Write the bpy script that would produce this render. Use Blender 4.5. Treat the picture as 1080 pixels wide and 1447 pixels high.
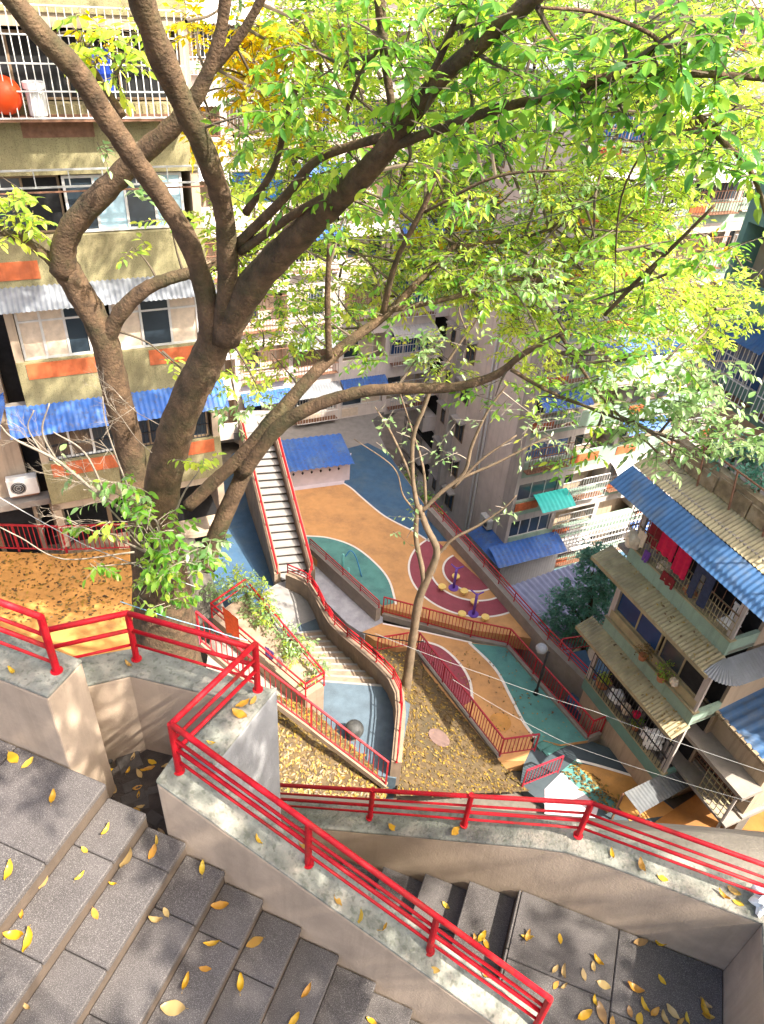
import bpy, math, random
import numpy as np
from mathutils import Vector, Matrix
random.seed(7); RNG = np.random.default_rng(11)
for o in list(bpy.data.objects): bpy.data.objects.remove(o)
SC = bpy.context.scene
COL = SC.collection
# ------------------------------------------------------------------ camera
F = 1045.; CX, CY = 540., 723.5
PITCH = math.radians(37.3); ROLL = math.radians(4.6)
H = 22.0
fw = np.array([0, math.cos(PITCH), -math.sin(PITCH)]); dn = np.array([0, -math.sin(PITCH), -math.cos(PITCH)]); rt = np.array([1., 0, 0])
cr, sr = math.cos(ROLL), math.sin(ROLL)
CAM = np.array([0, 0, H])
cam = bpy.data.cameras.new('camera'); camo = bpy.data.objects.new('camera', cam); COL.objects.link(camo); SC.camera = camo
Rv = cr * rt - sr * dn; Uv = -(sr * rt + cr * dn)
Mx = Matrix(((Rv[0], Uv[0], -fw[0], 0), (Rv[1], Uv[1], -fw[1], 0), (Rv[2], Uv[2], -fw[2], H), (0, 0, 0, 1)))
camo.matrix_world = Mx
cam.sensor_fit = 'VERTICAL'; cam.sensor_height = 36.0; cam.lens = 36.0 * F / 1447.0; cam.clip_end = 500; cam.clip_start = .05
# ------------------------------------------------------------------ light
SUN_AZ = math.atan2(-.42, .80); SUN_EL = math.radians(50)
wd = bpy.data.worlds.new('World'); SC.world = wd; wd.use_nodes = True
nt = wd.node_tree; nt.nodes.clear()
sky = nt.nodes.new('ShaderNodeTexSky'); sky.sky_type = 'NISHITA'; sky.sun_disc = False; sky.dust_density = 5.0; sky.air_density = .8; sky.ozone_density = .4
sky.sun_elevation = SUN_EL; sky.sun_rotation = math.pi / 2 - SUN_AZ
bg = nt.nodes.new('ShaderNodeBackground'); bg.inputs[1].default_value = .15
wo = nt.nodes.new('ShaderNodeOutputWorld')
nt.links.new(sky.outputs[0], bg.inputs[0]); nt.links.new(bg.outputs[0], wo.inputs[0])
sl = bpy.data.lights.new('sun', 'SUN'); sl.energy = 3.8; sl.angle = math.radians(.53); sl.color = (1, .94, .84)
so = bpy.data.objects.new('sun', sl); COL.objects.link(so)
to_sun = Vector((math.cos(SUN_AZ) * math.cos(SUN_EL), math.sin(SUN_AZ) * math.cos(SUN_EL), math.sin(SUN_EL)))
so.rotation_euler = to_sun.to_track_quat('Z', 'Y').to_euler()
SC.view_settings.view_transform = 'Standard'; SC.view_settings.look = 'None'; SC.view_settings.exposure = 1.88; SC.view_settings.gamma = 1.0
SC.render.engine = 'CYCLES'
SC.cycles.max_bounces = 8; SC.cycles.diffuse_bounces = 4; SC.cycles.transmission_bounces = 4; SC.cycles.transparent_max_bounces = 6
# ------------------------------------------------------------------ helpers
def V(*a): return np.array(a, float)
def ray(px, py):
    du, dv = px - CX, py - CY
    return fw + rt * (du * cr + dv * sr) / F + dn * (-du * sr + dv * cr) / F
def at(px, py, z):
    r = ray(px, py); return CAM + r * ((z - H) / r[2])
def aty(px, py, y):
    r = ray(px, py); return CAM + r * (y / r[1])
def onp(px, py, p0, n):
    r = ray(px, py); return CAM + r * (((V(*p0) - CAM) @ n) / (r @ n))
def origin(o):
    l = np.array(o.location); return l if o.parent is None else l + origin(o.parent)
def tag(o, label=None, cat=None, group=None, kind=None):
    if label: o['label'] = label
    if cat: o['category'] = cat
    if group: o['group'] = group
    if kind: o['kind'] = kind
    return o
def thing(name, loc, label, cat, group=None, kind=None):
    o = bpy.data.objects.new(name, None); o.empty_display_size = .2; COL.objects.link(o); o.location = loc
    return tag(o, label, cat, group, kind)
class MB:
    def __init__(s): s.v = []; s.f = []
    def add(s, vs, fs):
        b = len(s.v); s.v += [tuple(map(float, p)) for p in vs]; s.f += [tuple(i + b for i in f) for f in fs]; return s
    def hexa(s, p):   # 4 bottom (ccw), 4 top
        return s.add(p, [(3, 2, 1, 0), (4, 5, 6, 7), (0, 1, 5, 4), (1, 2, 6, 5), (2, 3, 7, 6), (3, 0, 4, 7)])
    def box(s, o, a, b, c):
        o, a, b, c = V(*o), V(*a), V(*b), V(*c)
        if np.dot(np.cross(a, b), c) < 0: a, b = b, a
        return s.hexa([o, o + a, o + a + b, o + b, o + c, o + a + c, o + a + b + c, o + b + c])
    def bar(s, p, q, w, h=None, up=(0, 0, 1)):
        p, q = V(*p), V(*q); h = h or w; d = q - p; up = V(*up)
        x = np.cross(d, up); n = np.linalg.norm(x)
        if n < 1e-6: x = np.cross(d, V(0, 1, 0)); n = np.linalg.norm(x)
        x /= n; y = np.cross(x, d); y /= np.linalg.norm(y)
        return s.box(p - x * w / 2 - y * h / 2, d, x * w, y * h)
    def prism(s, poly, z0, z1):
        """poly: xy(z) list; z0 / z1 number or list"""
        n = len(poly); P = [V(p[0], p[1], 0) for p in poly]
        ar = sum(P[i][0] * P[(i + 1) % n][1] - P[(i + 1) % n][0] * P[i][1] for i in range(n))
        idx = list(range(n)) if ar > 0 else list(range(n))[::-1]
        Z0 = z0 if isinstance(z0, (list, tuple)) else [z0] * n; Z1 = z1 if isinstance(z1, (list, tuple)) else [z1] * n
        vs = [(P[i][0], P[i][1], Z0[i]) for i in idx] + [(P[i][0], P[i][1], Z1[i]) for i in idx]
        fs = [tuple(range(n))[::-1], tuple(range(n, 2 * n))] + [(i, (i + 1) % n, n + (i + 1) % n, n + i) for i in range(n)]
        return s.add(vs, fs)
    def sheet(s, pts):
        P = [V(*p) for p in pts]; n = len(P)
        ar = sum(P[i][0] * P[(i + 1) % n][1] - P[(i + 1) % n][0] * P[i][1] for i in range(n))
        if ar < 0: P = P[::-1]
        return s.add(P, [tuple(range(n))])
    def tube(s, pts, rad, n=8, cap=True):
        pts = [V(*p) for p in pts]; m = len(pts)
        rad = rad if hasattr(rad, '__len__') else [rad] * m
        ref = None; rings = []
        for i in range(m):
            t = pts[min(i + 1, m - 1)] - pts[max(i - 1, 0)]; t = t / (np.linalg.norm(t) + 1e-12)
            if ref is None:
                ref = V(0, 0, 1) if abs(t[2]) < .9 else V(1, 0, 0)
            x = ref - t * (ref @ t); x /= np.linalg.norm(x) + 1e-12; ref = x; y = np.cross(t, x)
            rings.append([pts[i] + (x * math.cos(2 * math.pi * k / n) + y * math.sin(2 * math.pi * k / n)) * rad[i] for k in range(n)])
        vs = [p for r in rings for p in r]; fs = []
        for i in range(m - 1):
            for k in range(n):
                k2 = (k + 1) % n; fs.append((i * n + k, i * n + k2, (i + 1) * n + k2, (i + 1) * n + k))
        if cap: fs.append(tuple(range(n))[::-1]); fs.append(tuple((m - 1) * n + k for k in range(n)))
        return s.add(vs, fs)
    def ball(s, c, r, nu=14, nv=8, sz=1, zmin=-1):
        c = V(*c); vs = []; fs = []
        for j in range(nv + 1):
            a = -math.pi / 2 + math.pi * j / nv
            for i in range(nu):
                b = 2 * math.pi * i / nu; vs.append(c + r * V(math.cos(a) * math.cos(b), math.cos(a) * math.sin(b), sz * math.sin(a)))
        for j in range(nv):
            for i in range(nu):
                i2 = (i + 1) % nu; fs.append((j * nu + i, j * nu + i2, (j + 1) * nu + i2, (j + 1) * nu + i))
        return s.add(vs, fs)
    def disc(s, c, r, h, n=18):
        c = V(*c); return s.prism([(c[0] + r * math.cos(2 * math.pi * k / n), c[1] + r * math.sin(2 * math.pi * k / n)) for k in range(n)], c[2], c[2] + h)
    def build(s, name, mat, parent=None, smooth=False, bevel=0):
        vs = np.array(s.v)
        if parent is None:
            loc = V((vs[:, 0].min() + vs[:, 0].max()) / 2, (vs[:, 1].min() + vs[:, 1].max()) / 2, vs[:, 2].min()); off = loc
        else: loc = V(0, 0, 0); off = origin(parent)
        me = bpy.data.meshes.new(name); me.from_pydata((vs - off).tolist(), [], s.f); me.update()
        me.materials.append(mat)
        if smooth: me.polygons.foreach_set('use_smooth', [True] * len(me.polygons))
        o = bpy.data.objects.new(name, me); COL.objects.link(o); o.location = loc
        if parent: o.parent = parent
        if bevel:
            b = o.modifiers.new('bevel', 'BEVEL'); b.width = bevel; b.segments = 2; b.limit_method = 'ANGLE'; b.angle_limit = math.radians(40)
        return o
def piece(name, me, loc, parent, rotz=0, scale=(1, 1, 1), rot=None):
    o = bpy.data.objects.new(name, me); COL.objects.link(o)
    o.location = V(*loc) - (origin(parent) if parent else 0)
    o.rotation_euler = rot if rot is not None else (0, 0, rotz); o.scale = scale
    if parent: o.parent = parent
    return o
def struct(mb, name, mat, **k): return tag(mb.build(name, mat, **k), kind='structure')
def cr_spline(P, sub=6):
    P = [V(*p) for p in P]; out = []
    Q = [2 * P[0] - P[1]] + P + [2 * P[-1] - P[-2]]
    for i in range(1, len(Q) - 2):
        for k in range(sub):
            t = k / sub; a, b, c, d = Q[i - 1], Q[i], Q[i + 1], Q[i + 2]
            out.append(.5 * (2 * b + (c - a) * t + (2 * a - 5 * b + 4 * c - d) * t * t + (3 * b - a - 3 * c + d) * t ** 3))
    out.append(P[-1]); return out
# ------------------------------------------------------------------ materials
MT = {}
def mat(name, col, rough=.8, var=.22, scale=5., bump=.15, stain=None, stain_amt=.5, stain_scale=.8, speck=0., speck_scale=160., speck_col=(.8, .8, .78), spec=.4, metal=0., bscale=None, bdist=.02, streak=0.):
    m = bpy.data.materials.new(name); m.use_nodes = True; n = m.node_tree.nodes; L = m.node_tree.links
    b = n['Principled BSDF']; b.inputs['Roughness'].default_value = rough; b.inputs['Specular IOR Level'].default_value = spec; b.inputs['Metallic'].default_value = metal
    g = n.new('ShaderNodeNewGeometry'); P = g.outputs['Position']
    def noise(sc, det=5, ro=.6):
        t = n.new('ShaderNodeTexNoise'); t.inputs['Scale'].default_value = sc; t.inputs['Detail'].default_value = det; t.inputs['Roughness'].default_value = ro; L.new(P, t.inputs['Vector']); return t.outputs['Fac']
    def mix(f, a, c2, typ='MIX'):
        x = n.new('ShaderNodeMix'); x.data_type = 'RGBA'; x.blend_type = typ
        if hasattr(f, 'is_linked'): L.new(f, x.inputs[0])
        else: x.inputs[0].default_value = f
        for i, q in ((6, a), (7, c2)):
            if isinstance(q, tuple): x.inputs[i].default_value = (*q, 1)
            else: L.new(q, x.inputs[i])
        return x.outputs[2]
    def rng(f, a, c2, lo=0., hi=1.):
        r = n.new('ShaderNodeMapRange'); r.inputs[1].default_value = a; r.inputs[2].default_value = c2; r.inputs[3].default_value = lo; r.inputs[4].default_value = hi; L.new(f, r.inputs[0]); return r.outputs[0]
    c0 = tuple(max(0, x * (1 - var)) for x in col); c1 = tuple(min(1, x * (1 + var)) for x in col)
    f1 = noise(scale); c = mix(rng(f1, .3, .7), c0, c1)
    if stain: c = mix(rng(noise(stain_scale, 7, .7), .48, .68, 0, stain_amt), c, stain)
    if streak:
        mp = n.new('ShaderNodeMapping'); mp.inputs['Scale'].default_value = (1, 1, .07); L.new(P, mp.inputs['Vector']); t = n.new('ShaderNodeTexNoise'); t.inputs['Scale'].default_value = 4.5; t.inputs['Detail'].default_value = 6; t.inputs['Roughness'].default_value = .7; L.new(mp.outputs[0], t.inputs['Vector'])
        c = mix(rng(t.outputs['Fac'], .5, .72, 0, streak), c, tuple(x * .42 for x in col))
    if speck:
        wn = noise(speck_scale, 1, .5); c = mix(rng(wn, .56, .66, 0, speck), c, speck_col)
    L.new(c, b.inputs['Base Color'])
    r2 = rng(noise(scale * 1.7), .3, .7, max(.02, rough - .12), min(1, rough + .12)); L.new(r2, b.inputs['Roughness'])
    if bump:
        bp = n.new('ShaderNodeBump'); bp.inputs['Strength'].default_value = bump; bp.inputs['Distance'].default_value = bdist
        L.new(noise(bscale or scale * 9, 4), bp.inputs['Height']); L.new(bp.outputs[0], b.inputs['Normal'])
    MT[name] = m; return m
def leafmat(name, cols, trans=.55, gloss=.35, island=True):
    m = bpy.data.materials.new(name); m.use_nodes = True; n = m.node_tree.nodes; L = m.node_tree.links; n.clear()
    out = n.new('ShaderNodeOutputMaterial')
    if island: g = n.new('ShaderNodeNewGeometry'); rnd = g.outputs['Random Per Island']
    else: g = n.new('ShaderNodeObjectInfo'); rnd = g.outputs['Random']
    rp = n.new('ShaderNodeValToRGB'); e = rp.color_ramp.elements
    for i, c in enumerate(cols):
        x = e[i] if i < 2 else e.new(1)
        x.position = i / (len(cols) - 1); x.color = (*c, 1)
    L.new(rnd, rp.inputs[0])
    d = n.new('ShaderNodeBsdfPrincipled'); d.inputs['Roughness'].default_value = .38; d.inputs['Specular IOR Level'].default_value = gloss; L.new(rp.outputs[0], d.inputs['Base Color'])
    t = n.new('ShaderNodeBsdfTranslucent')
    hs = n.new('ShaderNodeHueSaturation'); hs.inputs['Hue'].default_value = .485; hs.inputs['Value'].default_value = 2.3; hs.inputs['Saturation'].default_value = 1.05; L.new(rp.outputs[0], hs.inputs['Color']); L.new(hs.outputs[0], t.inputs[0])
    mx = n.new('ShaderNodeMixShader'); mx.inputs[0].default_value = trans; L.new(d.outputs[0], mx.inputs[1]); L.new(t.outputs[0], mx.inputs[2]); L.new(mx.outputs[0], out.inputs[0])
    MT[name] = m; return m
mat('red', (.44, .005, .014), .55, .2, 7, .2, (.17, .03, .018), .75, 7.0, spec=.25)
mat('red_old', (.42, .02, .03), .55, .2, 6, .1, (.22, .04, .03), .5, 1.5)
mat('maroon_rail', (.32, .018, .035), .5, .2, 6, .1)
mat('plaster', (.43, .325, .235), .9, .10, 3, .22, (.24, .185, .14), .5, 1.6, bscale=60, streak=.35)
mat('plaster_grey', (.27, .265, .265), .9, .14, 4, .22, (.25, .25, .25), .5, 2, bscale=60)
mat('coping', (.18, .18, .15), .9, .35, 9, .4, (.36, .31, .25), .8, 3.2, .5, 30, (.08, .085, .06), bscale=50)
mat('granite', (.070, .060, .056), .75, .2, 3, .3, (.045, .037, .035), .75, 1.6, .6, 260, (.30, .27, .25), bscale=120)
mat('granite_edge', (.095, .068, .048), .8, .2, 8, .3)
mat('soil_riser_shade', (.045, .035, .028), .95, .35, 9, .6)  # dark soil; also paints the shaded risers of the far stair
mat('litter_ground', (.10, .066, .03), .95, .45, 4, .6, (.05, .042, .025), .8, .7)
mat('orange', (.55, .285, .11), .85, .10, 2.5, .15, (.34, .18, .08), .85, .9, .25, 200, (.75, .4, .15))
mat('orange_dirty', (.50, .235, .058), .85, .2, 1.6, .2, (.27, .15, .06), .8, .5, .25, 160, (.62, .4, .15))
mat('green_rubber', (.085, .235, .205), .85, .12, 2.5, .15, (.05, .13, .13), .8, .9, .3, 200, (.2, .4, .36))
mat('blue_rubber', (.04, .095, .17), .8, .16, 2, .15, (.075, .12, .16), .8, .8, .25, 180, (.12, .22, .32))
mat('maroon', (.27, .058, .075), .85, .12, 3, .15, (.2, .05, .06), .5, .6, .3, 200, (.45, .15, .17))
mat('line', (.74, .68, .60), .8, .1, 6, .1)
mat('grey_floor', (.33, .33, .36), .9, .2, 3, .35, (.2, .2, .22), .5, .8, .4, 120, (.5, .5, .52))
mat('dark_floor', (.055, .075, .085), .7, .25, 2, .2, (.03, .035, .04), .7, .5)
mat('plaza', (.085, .12, .15), .75, .2, 3, .2, (.05, .065, .08), .6, .6, .3, 160, (.25, .3, .33))
mat('lilac', (.58, .50, .52), .85, .08, 3, .1)
mat('concrete', (.27, .235, .20), .9, .15, 3, .25, (.22, .19, .16), .5, .9)
mat('conc_tan', (.27, .195, .135), .9, .2, 2, .25, (.15, .115, .085), .6, .8, streak=.5)
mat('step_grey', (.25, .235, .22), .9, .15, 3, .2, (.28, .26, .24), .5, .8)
mat('bark', (.10, .06, .033), .92, .55, 6, .9, (.045, .05, .018), .7, 1.3, bscale=26, bdist=.035)
mat('bark_pale', (.17, .12, .075), .9, .3, 5, .6, (.12, .10, .06), .6, 2)
mat('twig', (.10, .075, .05), .9, .3, 8, .3)
mat('twig_pale', (.24, .20, .155), .9, .2, 8, .3)
mat('khaki', (.30, .26, .135), .9, .16, 2, .5, (.20, .155, .08), .6, .7, .65, 45, (.14, .12, .06), bscale=45, streak=.6)
mat('beige_wall', (.44, .34, .24), .9, .1, 2, .15, (.25, .19, .14), .5, .5, streak=.6)
mat('orange_panel', (.52, .13, .045), .85, .2, 4, .25, (.30, .09, .045), .6, 1.2, streak=.6)
mat('pink_wall', (.68, .59, .53), .9, .07, 2, .15, (.42, .36, .31), .45, .35, streak=.4)
mat('pale_wall', (.46, .41, .37), .9, .1, 2, .15, (.3, .27, .24), .5, .4, streak=.5)
mat('mint', (.26, .36, .28), .9, .1, 2, .3, (.19, .26, .20), .5, .6, .4, 60, (.38, .46, .38), streak=.5)
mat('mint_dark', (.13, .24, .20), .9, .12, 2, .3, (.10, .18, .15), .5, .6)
mat('tan_roof', (.33, .275, .16), .7, .25, 2.5, .2, (.17, .14, .085), .75, .9)
mat('dark_roof', (.10, .105, .11), .7, .25, 3, .2, (.2, .19, .17), .5, 1.2)
mat('hill', (.15, .13, .105), .95, .3, 2, .5)
mat('grey_roof', (.19, .20, .215), .5, .15, 3, .1, (.2, .2, .2), .5, .7)
mat('white_roof', (.5, .475, .46), .6, .1, 3, .1, (.5, .46, .42), .4, .7)
mat('blue_roof', (.035, .12, .40), .55, .2, 2, .15, (.11, .19, .34), .75, 1.1, .5, 9, (.09, .08, .08))
mat('blue_roof_old', (.035, .10, .22), .65, .25, 2, .15, (.12, .14, .16), .75, .9)
mat('purple_roof', (.27, .29, .42), .6, .15, 2, .1, (.38, .38, .42), .5, .5)
mat('teal', (.04, .55, .48), .5, .1, 3, .1)
mat('white_frame', (.62, .60, .57), .6, .1, 6, .05)
mat('brown_frame', (.22, .15, .09), .6, .2, 6, .1)
mat('steel', (.45, .45, .44), .45, .15, 8, .05, metal=.4)
mat('dark_steel', (.03, .03, .032), .5, .2, 8, .05)
mat('rust', (.20, .10, .06), .85, .3, 8, .3)
mat('interior_shade', (.012, .012, .013), .9, .3, 3, 0)  # near-black colour painting the shade of unlit rooms and openings
mat('glass', (.03, .045, .06), .08, .3, .6, 0, spec=.8)
mat('glass_blue', (.015, .06, .17), .08, .3, .6, 0, spec=.8)
mat('curtain', (.62, .50, .38), .9, .15, 6, .2)
mat('curtain_blue', (.42, .60, .68), .8, .12, 6, .2)
mat('ac_white', (.66, .64, .60), .5, .08, 5, .05, (.45, .40, .34), .4, 2)
mat('stone_ball', (.04, .04, .038), .55, .25, 6, .3, (.11, .11, .10), .5, 3)
mat('purple', (.14, .06, .34), .5, .1, 8, .05)
mat('yellow', (.80, .56, .16), .5, .1, 8, .05)
mat('blue_tube', (.05, .22, .40), .45, .1, 8, .05)
mat('green_tube', (.12, .38, .36), .45, .1, 8, .05)
mat('black', (.015, .015, .016), .5, .2, 8, .05)
mat('lamp_glass', (.30, .32, .35), .25, .1, 5, 0)
mat('plastic_white', (.80, .80, .78), .35, .05, 9, .2)
mat('cloth_red', (.55, .01, .06), .9, .15, 9, .3)
mat('cloth_darkred', (.20, .015, .02), .9, .2, 9, .3)
mat('cloth_navy', (.035, .045, .09), .9, .2, 9, .3)
mat('cloth_orange', (.80, .12, .03), .9, .15, 9, .3)
mat('cloth_pink', (.70, .12, .22), .9, .15, 9, .3)
mat('cloth_purple', (.16, .06, .30), .9, .15, 9, .3)
mat('cloth_violet', (.28, .24, .66), .9, .15, 9, .3)
mat('cloth_cream', (.70, .58, .44), .9, .12, 9, .3)
mat('terracotta', (.42, .17, .08), .85, .15, 6, .2)
mat('lantern_red', (.72, .07, .01), .5, .1, 6, .1)
mat('blue_plastic', (.02, .06, .40), .4, .1, 6, .05)
mat('wire_dark', (.03, .03, .03), .6, 0, 5, 0)
mat('wire_pale', (.34, .34, .33), .6, 0, 5, 0)
mat('wire_blue', (.28, .48, .62), .6, 0, 5, 0)
mat('brown_stone', (.24, .18, .11), .95, .4, 3, .7, (.40, .33, .24), .7, 1.5)
mat('manhole', (.15, .095, .08), .9, .2, 5, .3)
mat('orange_yard', (.36, .15, .035), .85, .2, 1.6, .2, (.2, .1, .04), .7, .5)  # darker orange, with the yard's shade put into the colour
mat('cobble', (.06, .052, .045), .9, .3, 6, .4)
leafmat('leaf_green', [(.06, .18, .025), (.11, .27, .035), (.18, .33, .04), (.26, .39, .05), (.08, .23, .05), (.36, .42, .05)], .5, .5)
leafmat('leaf_lime', [(.22, .37, .06), (.32, .45, .07), (.44, .50, .08), (.18, .34, .07), (.50, .52, .10), (.28, .42, .06)], .55, .3)
leafmat('leaf_yellow', [(.50, .46, .02), (.55, .45, .02), (.54, .38, .02), (.36, .42, .03), (.50, .26, .02)], .5, .3)
leafmat('leaf_pale', [(.16, .26, .09), (.24, .34, .14), (.10, .22, .06), (.30, .38, .20), (.12, .24, .05)], .4, .7)
leafmat('leaf_teal', [(.05, .16, .11), (.09, .24, .17), (.14, .30, .22), (.07, .19, .14)], .35, .4)
leafmat('leaf_bright', [(.10, .26, .03), (.16, .33, .04), (.07, .20, .03), (.26, .38, .06)], .6, .4)
leafmat('leaf_litter', [(.24, .15, .03), (.32, .21, .035), (.12, .07, .03), (.075, .05, .025), (.26, .19, .06), (.15, .10, .04)], .15, .3)
leafmat('leaf_fallen', [(.48, .26, .015), (.52, .33, .02), (.44, .21, .03), (.38, .22, .05), (.55, .38, .04)], .15, .4, island=False)
leafmat('leaf_fallen_pale', [(.36, .24, .10), (.42, .29, .11), (.22, .11, .04), (.44, .32, .15)], .1, .3, island=False)
# ------------------------------------------------------------------ foreground stair frame
th = math.radians(-18); U = V(math.cos(th), math.sin(th), 0); W = V(-U[1], U[0], 0); S0 = V(-1.57, 2.54, 0)
Z0 = 17.81; RIS = .156; TRD = .265; ZL = Z0 - 10 * RIS; SL = 10 * TRD
def fp(s, w, z): return S0 + U * s + W * w + V(0, 0, z)
ROTU = th
def slab_mesh(name, a, b, c, m, bev=.006):
    """slab a x b, top at z=0, thickness c, origin at corner"""
    mb = MB(); mb.box((0, 0, -c), (a, 0, 0), (0, b, 0), (0, 0, c)); vs = np.array(mb.v)
    import bmesh
    me = bpy.data.meshes.new(name); me.from_pydata(mb.v, [], mb.f); bm = bmesh.new(); bm.from_mesh(me)
    bmesh.ops.bevel(bm, geom=bm.edges[:], offset=bev, segments=1, affect='EDGES'); bm.to_mesh(me); bm.free(); me.materials.append(m); return me
tread_me = {}
def tread_row(root, s0, s1, wa, wb, z, seed, L=.62, over=.018, side=1):
    """row of granite slabs; nosing overhang on the +s (side=1) or -s side"""
    r = random.Random(seed); w = wa
    ws = [wa]; w = wa + r.uniform(.25, L)
    while w < wb - .15: ws.append(w); w += L * r.uniform(.9, 1.05)
    ws.append(wb)
    for i in range(len(ws) - 1):
        a = (s1 - s0) + over; b = ws[i + 1] - ws[i] - .005
        me = slab_mesh('tread_slab', a - .003, b, .045, MT['granite'])
        s_ = s0 if side == 1 else s0 - over
        piece('tread_slab', me, fp(s_ + .0015, ws[i], z - r.uniform(0, .003)), root, ROTU)
# upper stair
st = thing('stone_stair', fp(1.2, -1, 16), 'grey granite stair flight descending rightwards in the bottom left foreground', 'stairs')
mb = MB()
for k in range(0, 11):
    sa = -2.6 if k == 0 else TRD * (k - 1); sb = TRD * k if k < 10 else 0
    if k == 10: continue
    zt = Z0 - RIS * k - .046
    mb.hexa([fp(sa, -2.6, 14.6), fp(sb, -2.6, 14.6), fp(sb, -.003, 14.6), fp(sa, -.003, 14.6), fp(sa, -2.6, zt), fp(sb, -2.6, zt), fp(sb, -.003, zt), fp(sa, -.003, zt)])
mb.build('stair_body', MT['granite_edge'], st)
for j in range(4): tread_row(st, -.66 * (4 - j), -.66 * (3 - j) - .004, -2.6, -.004, Z0, 40 + j, .62, .0 if j < 3 else .02)
for k in range(1, 10): tread_row(st, TRD * (k - 1), TRD * k, -2.6, -.004, Z0 - RIS * k, 60 + k)
# landing
ld = thing('stair_landing', fp(3.4, 0, 16), 'grey stone stair landing strewn with leaves in the bottom right corner', 'landing')
MB().prism([fp(SL - .265, -2.6, 0), fp(4.15, -2.6, 0), fp(4.15, 1.198, 0), fp(SL - .02, 1.198, 0), fp(SL - .02, -.002, 0), fp(SL - .265, -.002, 0)], 14.2, ZL - .046).build('landing_base', MT['granite_edge'], ld)
for j in range(2): tread_row(ld, SL + .003 + .75 * j, SL + .75 * (j + 1), -2.6, 1.196, ZL, 90 + j, .75, 0)
tread_row(ld, SL - .264, SL, -2.6, -.002, ZL, 95, .6, 0); tread_row(ld, SL - .02, SL + .001, .245, 1.196, ZL, 96, .9, 0.0)
# lower stair
ls = thing('stone_stair', fp(1.4, .7, 14.5), 'narrow granite stair flight descending leftwards behind the sloping beige wall', 'stairs')
mb = MB()
TR2 = .36; RI2 = .158
for k in range(1, 8):
    sb = SL - TR2 * (k - 1) - .02; sa = sb - TR2; zt = ZL - RI2 * k - .046
    mb.hexa([fp(sa, .245, 13.4), fp(sb, .245, 13.4), fp(sb, 1.196, 13.4), fp(sa, 1.196, 13.4), fp(sa, .245, zt), fp(sb, .245, zt), fp(sb, 1.196, zt), fp(sa, 1.196, zt)])
    tread_row(ls, sa, sb, .245, 1.196, ZL - RI2 * k, 120 + k, .9, .018, -1)
mb.build('stair_body', MT['granite_edge'], ls)
# parapet walls: body + coping skin
def wall_poly(root_label, cat_name, segs, mbody, zb, name='parapet_wall'):
    """segs: list of ([poly of (s,w)],[top z per corner])"""
    c = np.mean([fp(*p, 0) for p in segs[0][0]], axis=0); r = thing(name, V(c[0], c[1], zb), root_label, cat_name)
    mb = MB(); mc = MB()
    for poly, zt in segs:
        P = [fp(*p, 0) for p in poly]; mb.prism(P, zb, [z - .03 for z in zt])
        cx = np.mean(P, axis=0); Q = [p + (p - cx) / np.linalg.norm(p - cx) * .004 for p in P]
        mc.prism(Q, [z - .03 for z in zt], zt)
    mb.build('wall_body', mbody, r, bevel=.012); mc.build('coping', MT['coping'], r, bevel=.012); return r
def strip_wall(label, inner, outer, zt, mbody, zb):
    n = len(inner); r = thing('parapet_wall', fp(*inner[0], zb), label, 'wall')
    for nm, m_, hi, lo, ex in (('wall_body', mbody, -.03, None, 0), ('coping', MT['coping'], 0, -.03, .004)):
        mb = MB(); vs = []
        for (a, b, z) in zip(inner, outer, zt):
            d = V(a[0] - b[0], a[1] - b[1]); d = d / np.linalg.norm(d) * ex; l = zb if lo is None else z + lo
            vs += [fp(a[0] + d[0], a[1] + d[1], l), fp(b[0] - d[0], b[1] - d[1], l), fp(b[0] - d[0], b[1] - d[1], z + hi), fp(a[0] + d[0], a[1] + d[1], z + hi)]
        fs = [(0, 3, 2, 1), tuple(4 * (n - 1) + k for k in (0, 1, 2, 3))]
        for i in range(n - 1):
            a = 4 * i; fs += [(a, a + 1, a + 5, a + 4), (a + 1, a + 2, a + 6, a + 5), (a + 2, a + 3, a + 7, a + 6), (a + 3, a, a + 4, a + 7)]
        mb.add(vs, fs); mb.build(nm, m_, r, bevel=.012)
    return r
zB = lambda s: 18.28 - .54 * s
wall_poly('sloping beige parapet wall between the two foreground stair flights', 'wall', [([(.40, 0), (2.92, 0), (2.92, .24), (.40, .24)], [zB(.4), zB(2.92), zB(2.92), zB(.4)])], MT['plaster'], 14.2)
wall_poly('short grey-sided parapet wall with level top beside the dark stair well', 'wall', [([(.405, .243), (.645, .243), (.71, .93), (.50, .76)], [18.045, 18.045, 18.02, 18.02])], MT['plaster_grey'], 12.5)
strip_wall('low angled beige parapet wall wrapping the dark stair well', [(-.60, .36), (-.27, .66), (.495, .763)], [(-.85, .50), (-.34, .90), (.706, .936)], [17.97] * 3, MT['plaster'], 14.0)
wall_poly('thick square-ended beige parapet wall at the left frame edge', 'wall', [([(-3.4, 0), (-.26, 0), (-.26, .30), (-3.4, .30)], [18.5] * 4)], MT['plaster'], 15.5)
zE = lambda s: 17.0 if s >= 2.85 else 17.0 - .54 * (2.85 - s)
strip_wall('long beige parapet wall that kinks level along the lower landing', [(s, 1.2) for s in (-.3, 2.6, 2.85, 3.1, 4.42)], [(s, 1.45) for s in (-.3, 2.6, 2.85, 3.1, 4.42)], [zE(-.3), zE(2.6) - .01, 16.965, 16.995, 17.0], MT['plaster'], 12.8)
wall_poly('plain beige wall closing the landing at the lower right corner', 'wall', [([(4.155, -2.6), (4.42, -2.6), (4.42, 1.197), (4.155, 1.197)], [17.003] * 4)], MT['plaster'], 14.0)
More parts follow.
